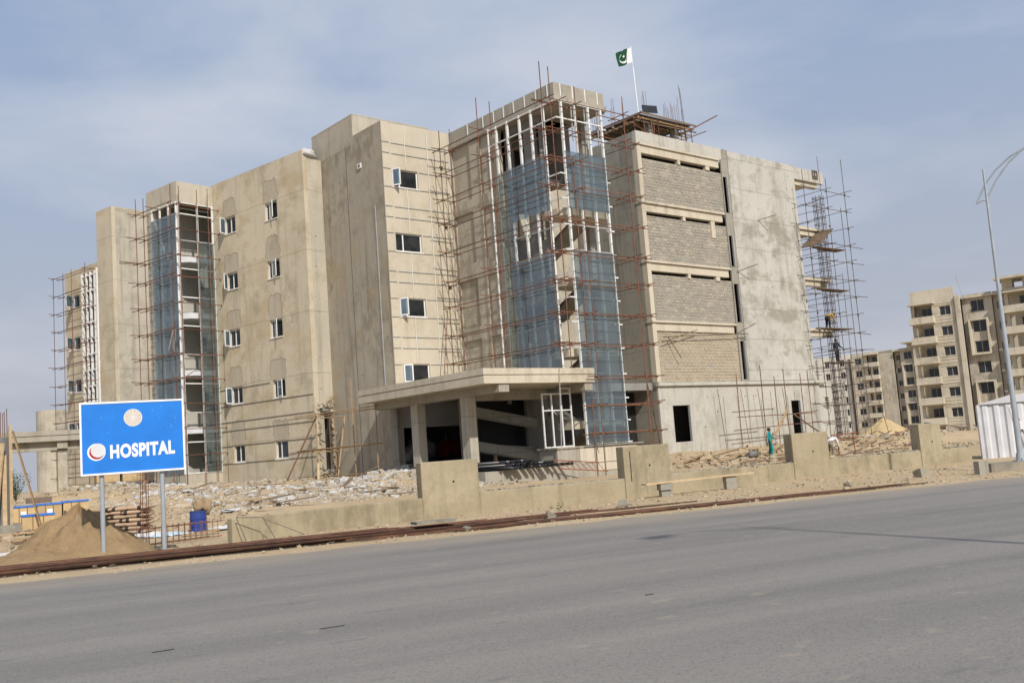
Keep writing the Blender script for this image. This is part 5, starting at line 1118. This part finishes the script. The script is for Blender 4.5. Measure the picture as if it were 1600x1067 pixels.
# ------------------------------------------------------------------ entrance things
rp_ = random.Random(21)
for i in range(22):
    a = 35.75 + rp_.uniform(-.3, .5); x0 = 29.2 + rp_.uniform(-.6, .3); row = i % 9; lay = i // 9; x1 = 30.3 + row * .42 - lay * .3 + rp_.uniform(-.1, .1)
    if row > 6 and lay: continue
    p0 = Vector((26.6 + row * .42 + rp_.uniform(-.2, .2) + 1.2, 42.3 + rp_.uniform(-.4, .4), 1.04 + lay * .15)); p1 = Vector((x1, 36.4 - rp_.uniform(0, .35), 1.04 + lay * .15))
    t = thing('black_pipe', (p1.x, p1.y, 0), 'black plastic pipe in the loose pile on the entrance podium', 'pipe', 'black pipes on the entrance podium')
    d = (p1 - p0).normalized(); xx = d.orthogonal().normalized(); yy = d.cross(xx); mb = MB(); n = 12
    for ri in (.075, .06):
        k0 = len(mb.v)
        for P in (p0, p1):
            for k in range(n): th = 2 * math.pi * k / n; mb.v.append(tuple(P + (xx * math.cos(th) + yy * math.sin(th)) * ri))
        for k in range(n): mb.f.append((k0 + k, k0 + (k + 1) % n, k0 + n + (k + 1) % n, k0 + n + k)); mb.m.append(0)
    k1 = 0
    for k in range(n): mb.f.append((n + k, n + (k + 1) % n, 3 * n + (k + 1) % n, 3 * n + k)); mb.m.append(0)
    part('tube', mb, 'pipe_black', t, smooth=True)
    mb = MB(); q = p0.lerp(p1, .95); 
    for k in range(n): th, t2 = 2 * math.pi * k / n, 2 * math.pi * (k + 1) / n; mb.quad(*[tuple(P + (xx * math.cos(a_) + yy * math.sin(a_)) * .079) for P, a_ in ((q, th), (q, t2), (p1, t2), (p1, th))])
    part('end_collar', mb, 'pipe_black', t)
t = thing('steel_ladder', (34.0, 35.6, 0), 'rust orange steel ladder leaning low against the podium beside the pipes', 'ladder')
la, lb = Vector((32.6, 36.3, 1.15)), Vector((35.4, 35.9, .85))
for off in (Vector((0, 0, .12)), Vector((.15, -.35, -.32))): pole('rail', la + off, lb + off, .025, 'rust_orange', t)
for k in range(8): q = la.lerp(lb, (k + .5) / 8); pole('rung', q + Vector((0, 0, .12)), q + Vector((.15, -.35, -.32)), .016, 'rust_orange', t)
blob('white_sack', (33.2, 49.2, 1.6), .8, .7, .55, 'sack_white', 'white wrapped bundle just inside the dark entrance', 'bundle', 1)
blob('white_sack', (34.6, 50.5, 1.6), 1.1, .9, .75, 'sack_white', 'larger white wrapped bundle deeper in the dark entrance', 'bundle', 4)
blob('grey_sack', (31.9, 48.2, 1.6), .4, .4, .35, 'sack_white', 'small pale bag beside the left jamb of the entrance', 'bundle', 6)
def red_machine():
    t = thing('red_machine', (35.6, 48.6, 1.6), 'dark red machine standing in the shaded entrance hall', 'machine'); f = FX(34.9, 48.2); 
    mb = MB(); mb.box(f, 0, 1.6, 0, 1.1, 1.85, 2.5); mb.box(f, .2, 1.3, .1, 1.0, 2.5, 2.85); part('body', mb, 'red_paint', t)
    for u in (.3, 1.3):
        mb = MB(); p = f(u, -.05, 1.83); q = f(u, .1, 1.83); mb.bar(p, q, .23, 14); part('wheel', mb, 'cable_black', t)
    mb = MB(); mb.bar(f(.4, .5, 2.85), f(.4, .5, 3.15), .06, 10); part('stack', mb, 'steel_dark', t)
red_machine()
for i, (a, b, w) in enumerate((((32.2, 42.2, 3.9), (36.2, 41.2, 3.0), .5), ((32.4, 42.0, 2.0), (36.2, 41.0, 1.15), .5), ((33.4, 41.8, 1.9), (36.1, 41.4, 1.6), .35))):
    t = thing('steel_truss', (34, 41.5, .95), ('upper grey wrapped girder stored aslant behind the canopy columns', 'lower grey wrapped girder stored aslant behind the canopy columns', 'short grey girder lying behind the pipes')[i], 'girder')
    a, b = Vector(a), Vector(b); dn = (b - a).normalized(); upv = Vector((0, 0, 1)); sd = dn.cross(upv).normalized(); mb = MB()
    q = [(-.14, 0), (.14, 0), (.14, w), (-.14, w)]; A0 = [a + sd * x + upv * y for x, y in q]; B0 = [b + sd * x + upv * y for x, y in q]
    for k in range(4): mb.quad(A0[k], A0[(k + 1) % 4], B0[(k + 1) % 4], B0[k])
    mb.quad(*A0); mb.quad(*B0); part('web', mb, 'concrete_cool', t)
    for u0 in (0, w): mb = MB(); mb.bar(a + upv * u0 - sd * .16, b + upv * u0 - sd * .16, .05, 6); part('flange', mb, 'rail_metal', t)
    mb = MB(); mb.box(Fr((a.x, a.y), (dn.x, dn.y)), 0, .1, -.1, .1, min(a.z, b.z) * 0 + .95, a.z); part('prop', mb, 'wood', t); mb = MB(); mb.box(Fr((b.x, b.y), (dn.x, dn.y)), -.1, 0, -.1, .1, .95, b.z); part('prop', mb, 'wood', t)
o = pole('hanging_rope', (33.55, 36.35, 5.76), (33.3, 36.4, 1.5), .022, 'rail_metal', None); setp(o, 'grey rope hanging from the canopy edge in front of the white frame', 'rope')
mb = MB(); f = Fr((26.8, 43.5), (.3, -.95)); z = g(27, 43, False) + .15
mb.box(f, 0, .9, 0, .55, z, z + .04); mb.box(f, 0, .9, 0, .04, z + .04, z + .28); mb.box(f, 0, .9, .51, .55, z + .04, z + .28); mb.box(f, 0, .04, .04, .51, z + .04, z + .28); mb.box(f, .86, .9, .04, .51, z + .04, z + .28)
solid('mortar_trough', mb, 'steel_dark', 'dark mortar trough on the rubble left of the entrance', 'trough')
# planks and timber on the yard before the right block
rl = random.Random(31); k = 0
for i in range(46):
    x, y = rl.uniform(43.5, 60), rl.uniform(31, 38.5); a = rl.uniform(-.5, .6) - .15; L_ = rl.uniform(1.0, 4.0)
    o = board((x, y, g(x, y, False) + .08), (x + L_ * math.cos(a), y + L_ * math.sin(a), g(x + L_ * math.cos(a), y + L_ * math.sin(a), False) + .1 + rl.uniform(0, .2)), rl.uniform(.08, .22), .05, rl.choice(('wood', 'wood', 'wood_dark', 'wood_dark')), None, 'timber_board')
    setp(o, 'loose timber board scattered on the yard before the pale ground floor wall', 'board', 'boards scattered before the right block')
for i in range(22):
    x, y = rl.uniform(62, 76), rl.uniform(33, 41); a = rl.uniform(-1, 1); L_ = rl.uniform(1.5, 4.5)
    o = pole('loose_pole', (x, y, g(x, y, False) + .06), (x + L_ * math.cos(a), y + L_ * math.sin(a), g(x + L_ * math.cos(a), y + L_ * math.sin(a), False) + .06 + rl.random() * .5), .035, rl.choice(('steel_dark', 'wood', 'rust')), None)
    setp(o, 'loose pole lying in the debris round the right end scaffold', 'pole', 'poles strewn at the right end')
t = thing('red_trestle', (50.2, 31.6, 0), 'red steel trestle beside the bending person in white', 'trestle')
for x, y in ((49.6, 31.4), (50.6, 31.0), (49.9, 32.2)): pole('leg', (x, y, .15), (x + jit(.1), y, 1.55), .03, 'rust_orange', t)
pole('bar', (49.2, 31.5, 1.45), (51.0, 30.9, 1.5), .03, 'rust_orange', t); pole('bar', (49.5, 32.3, 1.35), (50.9, 31.0, 1.2), .03, 'rust_orange', t)
x, y = 49.2, 37.2; o = blob('dark_sack', (49.3, 37.0, g(49.3, 37, False) - .05), .36, .26, .24, 'plinth_dark', 'dark grey sack beside the worker in teal', 'sack', 9, .5)
mb = MB(); mb.bar((73.5, 36.0, -.4), (73.6, 36.0, .5), .42, 14, r2=.46); solid('barrel', mb, 'cable_black', 'dark barrel on the sand left of the white container', 'barrel') if False else None
mb = MB(); q = Vector((88.5, 46.5, g(88.5, 46.5, False))); mb.bar(q, q + Vector((.25, -.2, 1.15)), .62, 16, r2=.66); mb.bar(q + Vector((.25, -.2, 1.15)), q + Vector((.26, -.21, 1.2)), .5, 16); solid('barrel', mb, 'plinth_dark', 'dark tilted barrel between the last pier and the white container', 'barrel')
# white tarpaulin bundle on the roof edge
blob('white_bundle', (30.0, 54.2, 20.93), .62, .5, .32, 'sack_white', 'white plastic bundle on the parapet beside the raised roof box', 'bundle', 12, .5)
# ------------------------------------------------------------------ people
def person(loc, rz, joints, segs, label, head, mats, hair=True, zoff=0):
    t = thing('person', loc, label, 'person', rz=rz)
    me = bpy.data.meshes.new('body_skeleton'); names = list(joints); idx = {n: i for i, n in enumerate(names)}
    me.from_pydata([joints[n][:3] for n in names], [(idx[a], idx[b]) for a, b, _ in segs], [])
    ob = bpy.data.objects.new('tmp', me); col.objects.link(ob); md = ob.modifiers.new('skin', 'SKIN'); md.use_smooth_shade = True
    for i, n in enumerate(names): r_ = joints[n][3]; me.skin_vertices[0].data[i].radius = (r_, r_ * (.72 if n in ('pelvis', 'chest', 'waist') else 1)); me.skin_vertices[0].data[i].use_root = (n == 'pelvis')
    ob.modifiers.new('sub', 'SUBSURF').levels = 2; bpy.context.view_layer.update()
    bm2 = bpy.data.meshes.new_from_object(ob.evaluated_get(bpy.context.evaluated_depsgraph_get())); bpy.data.objects.remove(ob)
    mlist = []; 
    for m in mats.values():
        if m not in mlist: mlist.append(m)
    bm2.materials.clear(); [bm2.materials.append(M[m]) for m in mlist]
    for p in bm2.polygons:
        best = None
        for a, b, reg in segs:
            A_, B2 = Vector(joints[a][:3]), Vector(joints[b][:3]); d = B2 - A_; k = max(0, min(1, (p.center - A_).dot(d) / max(d.length_squared, 1e-6))); q = (p.center - A_ - d * k).length
            if best is None or q < best[0]: best = (q, reg)
        p.material_index = mlist.index(mats[best[1]]); p.use_smooth = True
    o = bpy.data.objects.new('body', bm2); col.objects.link(o); o.parent = t
    h = Vector(joints[head][:3]); fw = Vector(joints[head + '_f'][:3]) if head + '_f' in joints else Vector((0, -1, 0))
    def ball(name, c, r_, m, sc=(1, 1, 1)):
        mb = MB(); n, k = 12, 8
        for j in range(k + 1):
            for i in range(n): ph, th = math.pi * j / k, 2 * math.pi * i / n; mb.v.append((c[0] + r_ * sc[0] * math.sin(ph) * math.cos(th), c[1] + r_ * sc[1] * math.sin(ph) * math.sin(th), c[2] + r_ * sc[2] * math.cos(ph)))
        for j in range(k):
            for i in range(n): mb.f.append((j * n + i, (j + 1) * n + i, (j + 1) * n + (i + 1) % n, j * n + (i + 1) % n)); mb.m.append(0)
        oo = bpy.data.objects.new(name, mb.mesh(name, m, smooth=True)); col.objects.link(oo); oo.parent = t
    if hair: ball('hair', h + Vector((0, .02, .035)), .108, mats['hair'], (.95, 1.05, .95))
    for s_ in (-1, 1): ball('eye', h + Vector((s_ * .035, -.092, .01)), .012, 'hair'); ball('ear', h + Vector((s_ * .085, .0, 0)), .03, mats['skin'], (.4, .7, 1))
    ball('nose', h + Vector((0, -.105, -.02)), .018, mats['skin'], (.8, 1, 1.3)); ball('mouth', h + Vector((0, -.092, -.055)), .02, 'sign_red', (1.2, .4, .35))
    for s_, hn in ((-1, 'hand_l'), (1, 'hand_r')):
        hp = Vector(joints[hn][:3])
        for k in range(5):
            mb = MB(); off = Vector(((k - 2) * .018, -.01 if k else -.03, 0)); d1 = Vector((off.x * .4, -.01, -.045 if k else -.03)); d2 = Vector((0, -.02, -.03))
            mb.bar(hp + off, hp + off + d1, .009, 6, r2=.008); mb.bar(hp + off + d1, hp + off + d1 + d2, .008, 6, r2=.006)
            oo = bpy.data.objects.new('finger', mb.mesh('finger', mats['skin'], smooth=True)); col.objects.link(oo); oo.parent = t
    return t
SEG = [('pelvis', 'waist', 'top'), ('waist', 'chest', 'top'), ('chest', 'neck', 'top'), ('neck', 'head', 'skin'), ('head', 'crown', 'skin'),
       ('chest', 'sh_l', 'top'), ('sh_l', 'el_l', 'top'), ('el_l', 'wr_l', 'sleeve'), ('wr_l', 'hand_l', 'skin'), ('chest', 'sh_r', 'top'), ('sh_r', 'el_r', 'top'), ('el_r', 'wr_r', 'sleeve'), ('wr_r', 'hand_r', 'skin'),
       ('pelvis', 'hip_l', 'bot'), ('hip_l', 'kn_l', 'bot'), ('kn_l', 'an_l', 'bot'), ('an_l', 'toe_l', 'shoe'), ('pelvis', 'hip_r', 'bot'), ('hip_r', 'kn_r', 'bot'), ('kn_r', 'an_r', 'bot'), ('an_r', 'toe_r', 'shoe')]
def stand(arm_l=(.26, -.05), arm_r=(.3, -.22), step=.12):
    return dict(pelvis=(0, 0, .93, .15), waist=(0, 0, 1.08, .145), chest=(0, .01, 1.30, .16), neck=(0, 0, 1.46, .06), head=(0, -.01, 1.57, .095), crown=(0, 0, 1.66, .07),
      sh_l=(-.18, .01, 1.37, .075), el_l=(-arm_l[0], .03, 1.10, .06), wr_l=(-arm_l[0] - .02, arm_l[1] - .05, .88, .04), hand_l=(-arm_l[0] - .02, arm_l[1] - .07, .79, .035),
      sh_r=(.18, .01, 1.37, .075), el_r=(arm_r[0], -.02, 1.12, .06), wr_r=(arm_r[0] - .04, arm_r[1] - .08, 1.02, .04), hand_r=(arm_r[0] - .05, arm_r[1] - .14, 1.0, .035),
      hip_l=(-.1, 0, .86, .115), kn_l=(-.11, -step, .48, .085), an_l=(-.11, -step * .5, .08, .065), toe_l=(-.12, -.18 - step * .5, .035, .045), hip_r=(.1, 0, .86, .115), kn_r=(.12, step * .3, .48, .085), an_r=(.12, step, .08, .065), toe_r=(.13, step - .17, .035, .045))
def bend(k=1.0):
    return dict(pelvis=(0, .12, .86, .15), waist=(0, .0, .98, .15), chest=(0, -.24, 1.05, .17), neck=(0, -.39, 1.06, .06), head=(0, -.5, 1.03, .095), crown=(0, -.58, 1.04, .07),
      sh_l=(-.18, -.28, 1.06, .075), el_l=(-.22, -.34, .8, .06), wr_l=(-.16, -.42, .58, .04), hand_l=(-.15, -.44, .5, .035), sh_r=(.18, -.28, 1.06, .075), el_r=(.22, -.36, .8, .06), wr_r=(.16, -.46, .6, .04), hand_r=(.15, -.48, .52, .035),
      hip_l=(-.11, .1, .8, .12), kn_l=(-.14, -.06, .45, .085), an_l=(-.14, .02, .08, .065), toe_l=(-.15, -.15, .035, .045), hip_r=(.11, .1, .8, .12), kn_r=(.15, -.02, .45, .085), an_r=(.15, .12, .08, .065), toe_r=(.16, -.05, .035, .045))
px, py = 50.4, 36.5; person((px, py, g(px, py)), R(25), stand(), SEG, 'person in teal shirt and trousers standing by the scaffold poles', 'head', dict(top='cloth_teal', sleeve='cloth_teal', bot='cloth_teal', skin='skin', shoe='cloth_dark', hair='hair'))
px, py = 48.75, 31.35; person((px, py, g(px, py)), R(80), bend(), SEG, 'person in white shirt bending over beside the red trestle', 'head', dict(top='cloth_white', sleeve='cloth_white', bot='cloth_khaki', skin='skin', shoe='cloth_dark', hair='hair'))
person((64.8, 40.75, 9.16), R(70), bend(), SEG, 'person in yellow top crouching on the upper scaffold deck', 'head', dict(top='cloth_yellow', sleeve='cloth_yellow', bot='cloth_dark', skin='skin', shoe='cloth_dark', hair='hair'))
board((63.6, 40.3, 6.62), (67.4, 40.45, 6.65), .3, .05, 'wood_dark', S.t and bpy.data.objects['scaffold.003'], 'deck_board'); board((63.6, 40.65, 6.62), (67.4, 40.75, 6.65), .3, .05, 'wood_dark', bpy.data.objects['scaffold.003'], 'deck_board')
person((65.1, 40.5, 6.68), R(-20), stand((.24, -.1), (.3, -.2), .05), SEG, 'person in dark clothes standing on the lower scaffold deck', 'head', dict(top='cloth_dark', sleeve='cloth_dark', bot='cloth_dark', skin='skin', shoe='cloth_dark', hair='hair'))
# ------------------------------------------------------------------ apartment blocks
_wm = {}
def apt_window(w, h, parent, fr, u, z, dep):
    key = (w, h)
    if key not in _wm:
        mb = MB(); frame_rect(mb, WF, 0, w, 0, h, 0, .08, .06); mb.box(WF, w / 2 - .03, w / 2 + .03, .005, .075, .06, h - .06); a = mb.mesh('window', 'apt_wall_dark'); mb = MB(); mb.box(WF, .06, w - .06, .035, .045, .06, h - .06); _wm[key] = (a, mb.mesh('pane', 'window_glass'))
    a, b = _wm[key]; p = Vector(fr(u, dep, z)) - Vector(parent.location); mt = Matrix.Translation(p) @ Matrix.Rotation(math.atan2(fr.u.y, fr.u.x), 4, 'Z')
    o = put('window', a, parent, mt); put('pane', b, o)
def apartment(name, org, u, zb, label, bays, nst=7, st=3.1, wall='apt_wall', depth=14, seed=0):
    fr = Fr(org, u); t = thing(name, (org[0], org[1], zb), label, 'apartment block'); top = zb + nst * st + .5; U0 = 0
    for kind, w in bays:
        f = Fr((fr.o.x + fr.u.x * U0, fr.o.y + fr.u.y * U0), (fr.u.x, fr.u.y)); mb = MB(); hs = []; W_ = []
        dep0 = {'bal': .0, 'win': -.0, 'pil': -.35, 'tall': .9, 'small': 1.6, 'grid': 0, 'blank': .4}[kind]
        if kind == 'bal':
            for k in range(nst): hs.append((.5, w - .3, zb + k * st + .25, zb + k * st + 2.75))
            mb.wall(f, w, zb - 1, top, hs, .25); mb.box(f, .3, w - .1, 1.5, 1.7, zb, top)
            part('wall', mb, wall, t)
            for k in range(nst):
                apt_window(1.6, 1.45, t, f, w - 2.15, zb + k * st + .95, 1.4)
                if k: mb = MB(); mb.box(f, -.15, w + .1, -1.15, -.02, zb + k * st - .12, zb + k * st + .08); mb.box(f, -.1, w + .05, -1.1, -1.0, zb + k * st + .081, zb + k * st + .95); mb.box(f, -.1, 0, -1.0, -.02, zb + k * st + .081, zb + k * st + .95); mb.box(f, w - .05, w + .05, -1.0, -.02, zb + k * st + .081, zb + k * st + .95); part('balcony', mb, wall, t)
            mb = MB(); mb.box(f, -.2, w + .2, -1.2, -.02, top - .75, top - .55); part('balcony_roof', mb, wall, t)
        else:
            n = {'win': 1, 'grid': max(1, int(w / 2.6)), 'tall': 1, 'small': 1}.get(kind, 0)
            for k in range(nst):
                for j in range(n):
                    ww, hh = {'win': (1.6, 1.4), 'grid': (1.2, 1.6), 'tall': (1.9, 1.75), 'small': (.95, 1.2)}[kind]
                    c = w * (j + .5) / n; z = zb + k * st + .9; hs.append((c - ww / 2, c + ww / 2, z, z + hh)); W_.append((ww, hh, c - ww / 2, z))
            mb.wall(f, w, zb - 1, top, hs, .3, w=dep0); part('wall', mb, wall if kind in ('win', 'grid', 'pil') else 'apt_wall_dark', t)
            for ww, hh, c, z in W_: apt_window(ww, hh, t, f, c, z, dep0 + .2)
            if kind == 'win':
                for k in range(nst):
                    for dz in (-.15, .3, .75, 2.45, 2.75): mb = MB(); z = zb + k * st + dz; mb.box(f, .0, w, -.05, -.001, z, z + .06); part('band', mb, wall, t)
            if kind == 'tall':
                for k in range(1, nst - 1, 3):
                    mb = MB(); z = zb + k * st + .55; frame_rect(mb, f, w / 2 - 1.4, w / 2 + 1.4, z, z + st + 2.35, dep0 - .7, dep0 - .02, .28); part('window_surround', mb, wall, t)
        U0 += w
    mb = MB(); mb.box(fr, 0, U0, 3.5, depth, zb - 1, top - .3); part('rear_block', mb, 'apt_wall_dark', t)
    mb = MB(); mb.box(fr, 0, U0, .4, 3.5, top - .6, top - .35); part('roof', mb, wall, t)
    mb = MB(); mb.box(fr, 0, .25, .3, depth, zb - 1, top - .02); mb.box(fr, U0 - .25, U0, .3, depth, zb - 1, top - .02); part('side_wall', mb, wall, t)
    return fr, U0, top, t
ub = (.215, -.9766)
f1, U1, top1, ta = apartment('apartment_block', (146.7, 77.7), ub, -1.5, 'beige seven storey apartment block at the right edge, nearest of the far blocks', (('bal', 3.4), ('win', 3.2), ('pil', .7), ('tall', 4.2), ('small', 1.9), ('bal', 3.9), ('win', 3.6), ('pil', .6), ('win', 4)), seed=1)
mb = MB(); mb.box(f1, 12.4, 24, -1.4, 5, top1 + 1.3, top1 + 1.65); part('pergola_slab', mb, 'apt_wall', ta)
for u in (13.2, 16, 20): mb = MB(); mb.box(f1, u, u + 1.4, .3, 2, top1 - .3, top1 + 1.3); part('pergola_pier', mb, 'apt_wall', ta)
mb = MB(); mb.box(f1, .1, 6.5, .1, .35, top1, top1 + 1.5); mb.box(f1, .1, .4, .35, 6, top1, top1 + 1.5); part('parapet', mb, 'apt_wall', ta)
mb = MB(); mb.bar(f1(7.5, 1, top1), f1(6.9, 1, top1 + 3.2), .05, 5); part('aerial', mb, 'rail_metal', ta)
f2, U2, top2, ta = apartment('apartment_block', (224.1, 135.9), (.16, -.987), -1.8, 'beige seven storey apartment block behind the right end scaffold', (('win', 3.6), ('bal', 3.4), ('blank', 3.4), ('small', 1.6), ('tall', 3.6), ('pil', .9), ('win', 4.2), ('bal', 3.6)))
mb = MB(); mb.box(f2, 13, 25, -1.2, 4, top2 + 1.0, top2 + 1.3); part('pergola_slab', mb, 'apt_wall', ta)
for u in (14, 17.5, 21): mb = MB(); mb.box(f2, u, u + 1.3, .3, 2, top2 - .3, top2 + 1.0); part('pergola_pier', mb, 'apt_wall', ta)
apartment('apartment_block', (222.5, 148.5), (.2, -.98), -1.8, 'whitish apartment block seen through the right end scaffold', (('grid', 3.9), ('pil', .5), ('grid', 3.6), ('pil', .5), ('grid', 3.2)), wall='apt_white')
